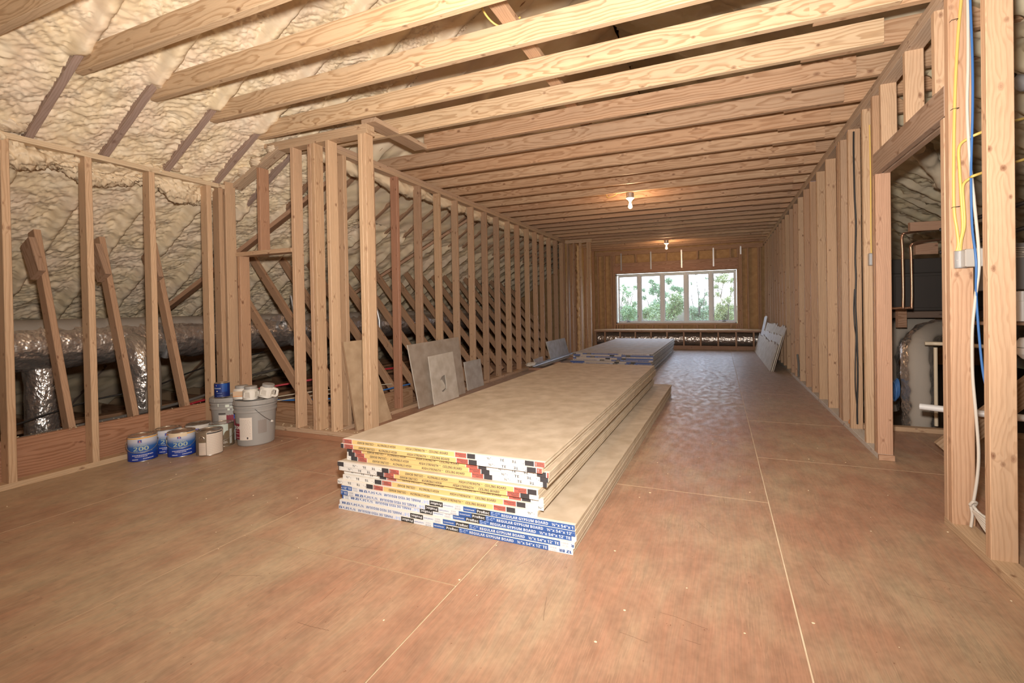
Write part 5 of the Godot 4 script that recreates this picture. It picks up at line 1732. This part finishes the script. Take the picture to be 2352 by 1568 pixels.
func paint() -> void:
	blue_can("blue-labelled gallon can with a gold rim band, leftmost of the paint cans", -4.105, 1.985, true, 1.02)
	blue_can("blue-labelled gallon can without a gold band, half hidden between the other two blue cans", -4.135, 2.160, false, 1.12)
	blue_can("blue-labelled gallon can with cream drips over its rim, standing next to the tan-labelled can", -3.935, 2.145, true, 1.0)
	# cream drip over the front of the third
	var o: Node3D = get_child(-1)
	var g := Geo.new()
	g.sheet(18, 6, func(u, w):
		var a: float = lerpf(-0.95, 0.45, u)
		var low: float = 0.158 - 0.006 * noise.get_noise_2d(u * 9.0, 1.0)
		var y: float = lerpf(0.186, low, w)
		return [Vector3(0.0853 * sin(a), y, 0.0853 * cos(a)), Color(0.76, 0.62, 0.44)], Vector3(0, 0, 1))
	put(o, "paint_drip", g, M.print)
	# tan-and-white label can
	o = thing("paint_can", "gallon can with a brown and off-white label of fine print, nearest of the paint cans", "paint can", W(-3.755, 0, 2.235), "gallon paint cans on the floor")
	o.rotation.y = 0.95
	var R := 0.0835
	var h := 0.190
	can_body(o, R, h, M.tin)
	g = Geo.new()
	cyl_patch(g, R + 0.0006, -2.8, 2.8, 0.007, 0.184, Color(0.16, 0.115, 0.07), Color(0.20, 0.15, 0.10), 40, 3)
	cyl_patch(g, R + 0.0010, -0.15, 1.35, 0.008, 0.182, Color(0.66, 0.57, 0.49), Color(0.66, 0.57, 0.49), 14)
	cyl_patch(g, R + 0.0010, -0.80, -0.19, 0.010, 0.105, Color(0.62, 0.52, 0.44), Color(0.62, 0.52, 0.44), 8)
	var lb := put(o, "paper_label", g, M.print)
	g = Geo.new()
	var ink := Color(0.30, 0.24, 0.20)
	cyl_patch(g, R + 0.0012, -0.12, 1.2, 0.168, 0.178, Color(0.05, 0.045, 0.04), Color(0.05, 0.045, 0.04), 12)
	for i in 11:
		cyl_lines(g, R + 0.0013, -0.10, 1.2 - 0.2 * absf(noise.get_noise_1d(i * 7.0)), 0.022 + i * 0.0128, 0.0032, Color(0.50, 0.42, 0.36), i * 1.3)
	for i in 3:
		cyl_lines(g, R + 0.0013, -0.76, -0.25, 0.045 + i * 0.012, 0.002, Color(0.46, 0.38, 0.32), i * 2.3)
	put(lb, "lettering", g, M.ink)
	g = Geo.new()
	g.lathe([Vector2(0, 0.009), Vector2(0.005, 0.009), Vector2(0.007, 0.004), Vector2(0.018, 0.003), Vector2(0.021, 0.0)], 20, Transform3D(Basis(Vector3.UP, -0.52) * Basis(Vector3.RIGHT, PI / 2), Vector3(0.0838 * sin(-0.52), 0.135, 0.0838 * cos(-0.52))))
	put(o, "handle_ear", g, M.tin)
	# mint-splashed brown can
	o = thing("paint_can", "gallon can with pale mint paint spilled over its brown label, against the front pail", "paint can", W(-3.885, 0, 2.405), "gallon paint cans on the floor")
	o.rotation.y = 0.9
	can_body(o, R, h, M.tin)
	g = Geo.new()
	cyl_patch(g, R + 0.0006, -2.8, 2.8, 0.007, 0.184, Color(0.13, 0.09, 0.05), Color(0.18, 0.13, 0.08), 40, 3)
	cyl_patch(g, R + 0.0010, 0.75, 1.0, 0.02, 0.14, Color(0.45, 0.44, 0.40), Color(0.45, 0.44, 0.40), 4)
	lb = put(o, "paper_label", g, M.print)
	g = Geo.new()
	cyl_lines(g, R + 0.0012, 0.18, 0.55, 0.040, 0.006, Color(0.55, 0.50, 0.44), 2.0)
	cyl_lines(g, R + 0.0012, 0.22, 0.58, 0.030, 0.006, Color(0.55, 0.50, 0.44), 4.0)
	put(lb, "lettering", g, M.ink)
	g = Geo.new()
	g.sheet(30, 8, func(u, w):
		var a: float = lerpf(-1.3, 0.62, u)
		var low: float = 0.075 + 0.055 * smoothstep(0.55, 1.0, u) - 0.012 * noise.get_noise_2d(u * 14.0, 1.0) + 0.006 * noise.get_noise_2d(u * 50.0, 2.0)
		return [Vector3(0.0848 * sin(a), lerpf(0.186, low, w), 0.0848 * cos(a)), Color(0.52, 0.58, 0.52)], Vector3(0, 0, 1))
	put(o, "paint_spill", g, M.print)
	bail(o, R, 0.142, 0.085, 0.004)
	# white can with dark crusted lid
	o = thing("paint_can", "white gallon can with a crusted brown lid, at the back beside the knee wall", "paint can", W(-4.06, 0, 2.335), "gallon paint cans on the floor")
	o.rotation.y = 1.05
	var crust := mat("crusted_lid", Color(0.26, 0.21, 0.17), 0.7)
	crust.albedo_texture = noise_tex(0.03, 3, 71, Color(0.6, 0.55, 0.5), Color(1, 1, 1))
	can_body(o, R, h, crust)
	g = Geo.new()
	cyl_patch(g, R + 0.0006, -2.9, 2.9, 0.004, 0.188, Color(0.64, 0.58, 0.53), Color(0.66, 0.60, 0.55), 40)
	lb = put(o, "paper_label", g, M.print)
	g = Geo.new()
	emblem(g, R + 0.001, -0.1, 0.135, 0.024)
	put(lb, "emblem", g, M.ink)
	# the two pails
	pail("white-dripped grey pail with a red label, at the back under the small blue can", -4.035, 2.585, 1.05, true)
	pail("grey five-gallon pail with a white paper sheet stuck on it, nearest the cross wall", -3.69, 2.555, 0.55, false)
	# small blue can on the back pail
	o = thing("quart_can", "small shiny blue quart can standing on the back pail", "paint can", W(-4.02, 0.3745, 2.50))
	o.rotation.y = 0.95
	can_body(o, 0.054, 0.125, M.tin)
	g = Geo.new()
	cyl_patch(g, 0.0545, -1.9, 1.3, 0.006, 0.121, Color(0.004, 0.018, 0.12), Color(0.006, 0.03, 0.20), 30, 4)
	cyl_patch(g, 0.0547, 0.0, 0.75, 0.05, 0.118, Color(0.01, 0.05, 0.26), Color(0.015, 0.09, 0.36), 10, 4)
	cyl_patch(g, 0.0546, 1.3, 1.75, 0.006, 0.121, Color(0.5, 0.5, 0.52), Color(0.55, 0.55, 0.56), 6)
	lb = put(o, "paper_label", g, M.print)
	g = Geo.new()
	emblem(g, 0.0550, -0.75, 0.100, 0.013)
	cyl_word(g, "Resilience", 0.0550, -1.55, 0.082, 0.011, 0.078, Color(0.5, 0.55, 0.6))
	cyl_patch(g, 0.0550, -0.72, -0.55, 0.052, 0.062, Color(0.6, 0.6, 0.5), Color(0.6, 0.6, 0.5), 3)
	cyl_lines(g, 0.0550, -0.70, 0.0, 0.038, 0.003, Color(0.3, 0.38, 0.55), 1.0)
	cyl_lines(g, 0.0550, -0.65, 0.1, 0.016, 0.003, Color(0.3, 0.38, 0.55), 2.0)
	put(lb, "lettering", g, M.ink)
	# square jugs on the front pail
	jug("cream square tub with an orange-striped label standing on the front pail", Vector3(-3.775, 0.3745, 2.50), 0.5, false)
	jug("dirty white square jug with a moulded grip, middle of those on the front pail", Vector3(-3.665, 0.3745, 2.50), 0.35, true)
	jug("dirty white jug lying tilted with its handle to the right on the front pail", Vector3(-3.590, 0.385, 2.575), 0.15, true)
	o = get_child(-1)
	o.rotation = Vector3(0.0, 0.35, -0.22)
	g = Geo.new()
	g.tube([Vector3(0.044, 0.020, 0.0), Vector3(0.078, 0.022, 0.0), Vector3(0.084, 0.030, 0.0), Vector3(0.084, 0.070, 0.0), Vector3(0.078, 0.078, 0.0), Vector3(0.044, 0.080, 0.0)], 0.011, 10)
	put(o, "jug_handle", g, M.white_plastic)


func pail(label: String, x: float, d: float, turn: float, drips: bool) -> void:
	var o := thing("paint_pail", label, "pail", W(x, 0, d), "five-gallon pails")
	o.rotation.y = turn
	var g := Geo.new()
	var rb := 0.130
	var rt := 0.148
	var h := 0.372
	g.lathe([Vector2(0, 0.0), Vector2(rb - 0.006, 0.0), Vector2(rb, 0.006), Vector2(rt - 0.004, 0.272), Vector2(rt + 0.004, 0.276), Vector2(rt + 0.004, 0.296), Vector2(rt - 0.002, 0.299), Vector2(rt - 0.001, 0.312), Vector2(rt + 0.005, 0.315), Vector2(rt + 0.005, 0.330), Vector2(rt - 0.002, 0.333), Vector2(rt - 0.002, 0.345)], 56)
	put(o, "body", g, M.grey_pail)
	g = Geo.new()
	g.lathe([Vector2(rt + 0.002, 0.334), Vector2(rt + 0.008, 0.337), Vector2(rt + 0.008, 0.362), Vector2(rt + 0.004, h), Vector2(rt - 0.006, h), Vector2(rt - 0.010, h - 0.008), Vector2(0.06, h - 0.008), Vector2(0.055, h - 0.004), Vector2(0, h - 0.004)], 56)
	for i in 14:
		var a := TAU * i / 14.0
		g.box(Transform3D(Basis(Vector3.UP, a), Vector3((rt + 0.0085) * sin(a), 0.350, (rt + 0.0085) * cos(a))), Vector3(0.002, 0.022, 0.002), 0.0004)
	put(o, "lid", g, M.grey_pail)
	g = Geo.new()
	var pts := []
	if not drips:
		for i in 13:
			var f := i / 12.0
			var a := lerpf(0.38, 1.18, f)
			pts.append(Vector3((rt + 0.006) * sin(a), lerpf(0.305, 0.185, f) - 0.012 * sin(f * PI), (rt + 0.006) * cos(a)))
		g.tube(pts, 0.0018, 6)
		put(o, "bail_handle", g, M.black_cable)
		g = Geo.new()
		g.lathe([Vector2(0.0, 0.008), Vector2(0.008, 0.008), Vector2(0.009, -0.008), Vector2(0, -0.008)], 14, Transform3D(Basis(Vector3.RIGHT, 1.2), pts[12] + Vector3(0.004, -0.003, 0)))
		put(o, "handle_grip", g, M.white_plastic)
		g = Geo.new()
		var rr := 0.1395
		cyl_patch(g, rr, -1.02, -0.40, 0.06, 0.235, Color(0.22, 0.012, 0.03), Color(0.24, 0.015, 0.035), 10)
		cyl_patch(g, rr + 0.004, -0.47, 0.22, 0.055, 0.238, Color(0.70, 0.62, 0.55), Color(0.72, 0.64, 0.57), 10)
		var lb := put(o, "paper_label", g, M.print)
		g = Geo.new()
		cyl_word(g, "200", rr + 0.006, -0.86, 0.158, 0.026, 0.072, Color(0.72, 0.66, 0.62))
		cyl_lines(g, rr + 0.005, -0.85, -0.5, 0.128, 0.004, Color(0.6, 0.5, 0.5), 1.0)
		cyl_lines(g, rr + 0.005, -0.80, -0.5, 0.105, 0.005, Color(0.6, 0.5, 0.5), 3.0)
		cyl_lines(g, rr + 0.005, -0.75, -0.5, 0.075, 0.005, Color(0.6, 0.5, 0.5), 5.0)
		for i in 13:
			cyl_lines(g, rr + 0.0046, -0.42, 0.16 - 0.1 * absf(noise.get_noise_1d(i * 9.0)), 0.085 + i * 0.011, 0.002, Color(0.42, 0.36, 0.32), i * 3.1)
		cyl_patch(g, rr + 0.0046, -0.05, 0.03, 0.064, 0.080, Color(0.12, 0.1, 0.1), Color(0.12, 0.1, 0.1), 3)
		put(lb, "lettering", g, M.ink)
		g = Geo.new()
		cyl_patch(g, rr + 0.001, 0.50, 0.95, 0.10, 0.265, Color(0.27, 0.235, 0.215), Color(0.27, 0.235, 0.215), 8)
		put(o, "faded_print", g, M.print)
	else:
		var rr := 0.1415
		cyl_patch(g, rr, -0.75, -0.33, 0.13, 0.252, Color(0.62, 0.57, 0.52), Color(0.64, 0.58, 0.53), 8)
		cyl_patch(g, rr, -0.33, 0.9, 0.13, 0.252, Color(0.20, 0.012, 0.03), Color(0.23, 0.014, 0.035), 14)
		var lb := put(o, "paper_label", g, M.print)
		g = Geo.new()
		emblem(g, rr + 0.003, 0.16, 0.190, 0.040)
		cyl_patch(g, rr + 0.003, -0.74, -0.36, 0.235, 0.246, Color(0.06, 0.05, 0.05), Color(0.06, 0.05, 0.05), 6)
		for i in 6:
			cyl_lines(g, rr + 0.003, -0.72, -0.38, 0.150 + i * 0.012, 0.002, Color(0.45, 0.40, 0.36), i * 2.7)
		put(lb, "lettering", g, M.ink)
		g = Geo.new()
		for e in [[-0.72, 0.05, 0.302, 0.328], [-0.35, 0.18, 0.296, 0.318], [0.15, 0.10, 0.298, 0.326], [-0.25, 0.10, 0.268, 0.285], [-0.02, 0.06, 0.262, 0.282], [0.12, 0.05, 0.268, 0.284], [0.42, 0.05, 0.262, 0.292], [-0.15, 0.35, 0.292, 0.300]]:
			cyl_patch(g, rt + 0.0062, e[0], e[0] + e[1], e[2], e[3], Color(0.68, 0.72, 0.64), Color(0.70, 0.74, 0.66), 3)
		put(o, "paint_drips", g, M.print)


func jug(label: String, p: Vector3, turn: float, grip: bool) -> void:
	var o := thing("joint_jug" if grip else "joint_tub", label, "jug" if grip else "tub", W(p.x, p.y, p.z), "")
	o.rotation.y = turn
	var g := Geo.new()
	var s := 0.098 if not grip else 0.092
	var h := 0.088
	# a rounded square body, lathe-like rings of a superellipse
	var prof := [[0.0, 0.92], [0.006, 1.0], [h * 0.5, 1.0], [h * 0.86, 0.98], [h * 0.94, 0.95], [h, 0.80]]
	var ring := func(y: float, k: float) -> Array:
		var r := []
		for i in 33:
			var a := TAU * i / 32.0
			var c := cos(a)
			var d := sin(a)
			var q := 1.0 / pow(pow(absf(c), 6.0) + pow(absf(d), 6.0), 1.0 / 6.0)
			r.append(Vector3(c * q * s * 0.5 * k, y, d * q * s * 0.5 * k))
		return r
	for i in prof.size() - 1:
		var a: Array = ring.call(prof[i][0], prof[i][1])
		var b: Array = ring.call(prof[i + 1][0], prof[i + 1][1])
		for j in 32:
			var n0 := Vector3(a[j].x, 0.0 if i < 3 else 0.04, a[j].z).normalized()
			var n1 := Vector3(a[j + 1].x, 0.0 if i < 3 else 0.04, a[j + 1].z).normalized()
			g.tri(a[j], a[j + 1], b[j + 1], n0, n1, n1)
			g.tri(a[j], b[j + 1], b[j], n0, n1, n0)
	var top: Array = ring.call(h, 0.80)
	top.pop_back()
	g.poly(top, Vector3.UP)
	put(o, "body", g, M.white_plastic)
	g = Geo.new()
	g.lathe([Vector2(0.043, h), Vector2(0.045, h + 0.002), Vector2(0.045, h + 0.020), Vector2(0.042, h + 0.023), Vector2(0, h + 0.023)], 30)
	put(o, "screw_lid", g, M.grey_pail)
	if grip:
		g = Geo.new()
		for f in 2:
			var tf := Transform3D(Basis(Vector3.UP, f * PI / 2), Vector3.ZERO)
			for q in [[Vector3(-0.026, 0.022, s * 0.5), Vector3(0.026, 0.022, s * 0.5)], [Vector3(0.026, 0.022, s * 0.5), Vector3(0.022, 0.064, s * 0.5)], [Vector3(0.022, 0.064, s * 0.5), Vector3(-0.022, 0.064, s * 0.5)], [Vector3(-0.022, 0.064, s * 0.5), Vector3(-0.026, 0.022, s * 0.5)]]:
				g.tube([tf * q[0], tf * q[1]], 0.0035, 7)
		put(o, "moulded_grip", g, M.white_plastic)
		g = Geo.new()
		g.box(Transform3D(Basis(), Vector3(0, 0.043, s * 0.5 - 0.0002)), Vector3(0.044, 0.036, 0.001), 0.0003)
		g.box(Transform3D(Basis(Vector3.UP, PI / 2), Vector3(s * 0.5 - 0.0002, 0.043, 0)), Vector3(0.044, 0.036, 0.001), 0.0003)
		put(o, "grip_shade", g, M.jug_shade)  # flat darker plates painted as the shade inside the grips
	else:
		g = Geo.new()
		g.box(Transform3D(Basis(), Vector3(0, 0.045, s * 0.5)), Vector3(0.084, 0.046, 0.0008), 0.0002)
		put(o, "paper_label", g, M.tan_label)
		g = Geo.new()
		g.box(Transform3D(Basis(), Vector3(0, 0.027, s * 0.5 + 0.0006)), Vector3(0.084, 0.004, 0.0006), 0.0001)
		put(o, "label_stripe", g, M.orange_foam)


# ------------------------------------------------------------------ the window and what is outside
func outside() -> void:
	var o := thing("window_1", "wide white five-pane casement window looking out on trees", "window", Vector3.ZERO, "", "structure")
	var z := EZ + 0.005
	var x0 := -2.655
	var x1 := 0.412
	var y0 := 0.628
	var y1 := 1.968
	for e in [[x0, x1, y1 - 0.034, y1], [x0, x1, y0, y0 + 0.030], [x0, x0 + 0.034, y0, y1], [x1 - 0.030, x1, y0, y1]]:
		var g := Geo.new()
		g.bx(W(e[0], e[2], z + 0.11), W(e[1], e[3], z), 0.004)
		put(o, "window_frame", g, M.vinyl)
	var panes := [[-2.562, -2.078], [-1.955, -1.472], [-1.346, -0.864], [-0.735, -0.249], [-0.124, 0.351]]
	for i in 4:
		var c: float = (panes[i][1] + panes[i + 1][0]) / 2
		var g := Geo.new()
		g.bx(W(c - 0.030, y0, z + 0.10), W(c + 0.030, y1, z + 0.004), 0.004)
		put(o, "mullion", g, M.vinyl)
	for i in 5:
		var a: float = panes[i][0]
		var b: float = panes[i][1]
		var g := Geo.new()
		var ya := 0.690
		var yb := 1.893
		for e in [[a - 0.034, b + 0.034, yb, yb + 0.036], [a - 0.034, b + 0.034, ya - 0.034, ya], [a - 0.034, a, ya, yb], [b, b + 0.034, ya, yb]]:
			g.bx(W(e[0], e[2], z + 0.075), W(e[1], e[3], z + 0.022), 0.006)
		var sash := put(o, "sash", g, M.vinyl)
		g = Geo.new()
		for e in [[a - 0.001, b + 0.001, yb - 0.006, yb], [a - 0.001, b + 0.001, ya, ya + 0.006], [a, a + 0.006, ya, yb], [b - 0.006, b, ya, yb]]:
			g.bx(W(e[0], e[2], z + 0.058), W(e[1], e[3], z + 0.040), 0.001)
		put(sash, "gasket", g, M.gasket)
		g = Geo.new()
		g.bx(W(a + 0.002, ya + 0.002, z + 0.053), W(b - 0.002, yb - 0.002, z + 0.047), 0.0005)
		put(sash, "pane", g, M.glass)
		if i == 0 or i == 4:
			g = Geo.new()
			var c := (a + b) / 2
			g.bx(W(c - 0.05, ya - 0.026, z + 0.020), W(c + 0.05, ya - 0.006, z + 0.0), 0.003)
			g.bx(W(c - 0.03, ya - 0.010, z + 0.008), W(c + 0.035, ya + 0.002, z - 0.006), 0.003)
			put(sash, "crank_handle", g, M.gasket)
			g = Geo.new()
			var xs: float = b + 0.012 if i == 0 else a - 0.016
			g.bx(W(xs, ya + 0.10, z + 0.022), W(xs + 0.012, ya + 0.16, z + 0.008), 0.002)
			put(sash, "lock_lever", g, M.gasket)
	# lawn far below and the trees
	var gr := Geo.new()
	gr.col = Color(0.16, 0.22, 0.08)
	gr.sheet(24, 24, func(u, w):
		var x: float = lerpf(-60, 60, u)
		var d: float = lerpf(12.5, 120, w)
		return [W(x, -3.6 + 0.25 * noise.get_noise_2d(x * 0.1, d * 0.1), d), Color(0.16, 0.23, 0.08)], Vector3.UP)
	tag(put(self, "ground", gr, M.leaf), "grassy ground far below the window", "ground", "", "structure")
	var green := Color(0.28, 0.38, 0.22)
	var grey_green := Color(0.32, 0.39, 0.27)
	tree("tree with a low round green crown and sparse sprays high in the leftmost pane", Vector3(-3.4, -3.6, 17), green, [[-3.53, 1.8, 0.27, 0.5], [-3.29, 1.55, 0.2, 0.6], [-3.05, 1.81, 0.14, 0.5], [-3.59, 1.39, 0.14, 0.5], [-3.44, 1.24, 0.14, 0.4], [-3.62, 0.84, 0.34, 1.2], [-3.23, 0.88, 0.34, 1.2], [-3.06, 1.19, 0.18, 0.6], [-3.5, 0.45, 0.5, 1.4]], 17.0, 1)
	tree("tallest dark green tree filling the second and third panes", Vector3(-2.3, -3.6, 19), Color(0.25, 0.35, 0.21), [[-2.69, 2.13, 0.15, 0.9], [-2.54, 1.87, 0.28, 1.0], [-2.67, 1.69, 0.2, 1.0], [-2.36, 1.6, 0.25, 1.0], [-3.04, 1.78, 0.12, 0.5], [-3.02, 1.46, 0.15, 0.8], [-2.05, 2.16, 0.19, 1.1], [-2.08, 1.56, 0.18, 0.7], [-1.8, 1.84, 0.18, 1.1], [-1.55, 1.73, 0.2, 1.1], [-1.48, 1.47, 0.1, 0.6], [-2.4, 1.1, 0.4, 1.0]], 19.0, 2)
	tree("bushy light green tree low in the middle panes", Vector3(-1.8, -3.6, 16), Color(0.33, 0.41, 0.24), [[-2.44, 0.86, 0.28, 1.3], [-2.15, 0.95, 0.26, 1.3], [-2.62, 0.8, 0.17, 1.0], [-1.74, 0.9, 0.32, 1.3], [-1.4, 1.33, 0.26, 1.0], [-1.46, 1.0, 0.32, 1.3], [-1.23, 1.19, 0.17, 0.8], [-1.9, 0.5, 0.6, 1.5]], 16.0, 3)
	tree("sparse bare-branched tree in the fourth pane", Vector3(-0.75, -3.6, 18), grey_green, [[-0.97, 0.91, 0.22, 1.0], [-0.83, 0.74, 0.29, 1.2], [-0.6, 1.21, 0.22, 0.9], [-0.48, 1.52, 0.12, 0.5], [-0.42, 0.9, 0.22, 1.0], [-0.45, 2.14, 0.1, 0.3], [-0.83, 2.30, 0.03, 0.1], [-1.05, 1.97, 0.05, 0.12], [-0.73, 1.6, 0.08, 0.2], [-0.7, 0.4, 0.5, 1.4]], 18.0, 4)
	tree("twiggy tree with yellowing leaves filling the rightmost pane", Vector3(0.25, -3.6, 16), Color(0.38, 0.41, 0.22), [[-0.02, 2.01, 0.19, 0.7], [0.18, 1.92, 0.15, 0.7], [0.43, 1.91, 0.13, 0.7], [-0.08, 1.72, 0.17, 0.5], [-0.06, 1.47, 0.13, 0.5], [0.43, 1.58, 0.13, 0.5], [0.27, 1.25, 0.19, 0.6], [0.07, 0.98, 0.23, 0.7], [0.38, 0.97, 0.19, 0.7], [0.26, 0.7, 0.26, 1.1], [-0.08, 0.71, 0.17, 0.8], [0.2, 2.13, 0.19, 0.4], [0.15, 0.4, 0.5, 1.2]], 16.0, 5)


func tree(label: String, base: Vector3, col: Color, blobs: Array, d: float, sd: int) -> void:
	var o := thing("tree", label, "tree", W(base.x, base.y, base.z), "trees outside the window")
	var r := RandomNumberGenerator.new()
	r.seed = 100 + sd
	var g := Geo.new()
	var fork := Vector3(r.randf_range(-0.1, 0.1), 3.6, r.randf_range(-0.2, 0.2))
	g.tube(curve([Vector3.ZERO, Vector3(0.06, 1.5, 0.05), fork * Vector3(1, 0.8, 1), fork]), 0.07, 10)
	put(o, "trunk", g, M.bark)
	g = Geo.new()
	var leaves := []
	for b in blobs:
		var c := Vector3(b[0] - base.x, b[1] - base.y, r.randf_range(-0.6, 0.6))
		var mid: Vector3 = fork.lerp(c, 0.5) + Vector3(r.randf_range(-0.15, 0.15), r.randf_range(-0.05, 0.2), r.randf_range(-0.2, 0.2))
		var pts := curve([fork, mid, c], 5)
		var rad := []
		for i in pts.size():
			rad.append(lerpf(0.035, 0.008, float(i) / (pts.size() - 1)))
		g.tube(pts, rad, 6)
		for k in 6:
			var dir := Vector3(r.randf_range(-1, 1), r.randf_range(-0.5, 1), r.randf_range(-1, 1)).normalized()
			g.tube([c, c + dir * b[2] * 0.6 + Vector3(0, 0.02, 0), c + dir * b[2] * 1.15], 0.0045, 4)
		var n := int(900.0 * b[2] * b[2] * b[3] / 0.09) + 20
		n = mini(n, 1600)
		for k in n:
			var p := Vector3(r.randfn(0, 1), r.randfn(0, 1), r.randfn(0, 1))
			p = p.normalized() * pow(r.randf(), 0.45)
			var clump := noise.get_noise_3d((c.x + p.x * b[2]) * 9.0, (c.y + p.y * b[2]) * 9.0, p.z * 3.0 + sd)
			if clump < -0.10:
				continue
			leaves.append(c + p * Vector3(b[2], b[2] * 0.85, b[2] * 1.3))
	put(o, "branches", g, M.bark)
	var leaf := Geo.new()
	for i in 3:
		var t := Transform3D(Basis(Vector3.UP, i * 2.1) * Basis(Vector3.RIGHT, 0.5), Vector3.ZERO)
		var q := [Vector3(0, 0, 0), Vector3(0.016, 0.006, 0.03), Vector3(0, 0, 0.065), Vector3(-0.016, 0.006, 0.03)]
		var nn := (t.basis * Vector3(0, 1, 0)).normalized()
		leaf.tri(t * q[0], t * q[1], t * q[2], nn, nn, nn)
		leaf.tri(t * q[0], t * q[2], t * q[3], nn, nn, nn)
	var mm := MultiMesh.new()
	mm.transform_format = MultiMesh.TRANSFORM_3D
	mm.use_colors = true
	mm.mesh = leaf.mesh()
	mm.instance_count = leaves.size()
	for i in leaves.size():
		mm.set_instance_transform(i, Transform3D(Basis(Vector3(r.randf_range(-1, 1), r.randf_range(-1, 1), r.randf_range(-1, 1)).normalized(), r.randf() * TAU).scaled(Vector3.ONE * r.randf_range(0.6, 1.1)), leaves[i]))
		mm.set_instance_color(i, col * r.randf_range(0.7, 1.35))
	var mi := MultiMeshInstance3D.new()
	mi.name = "foliage"
	mi.multimesh = mm
	mi.material_override = M.leaf
	o.add_child(mi, true)
	mi.set_meta("kind", "stuff")
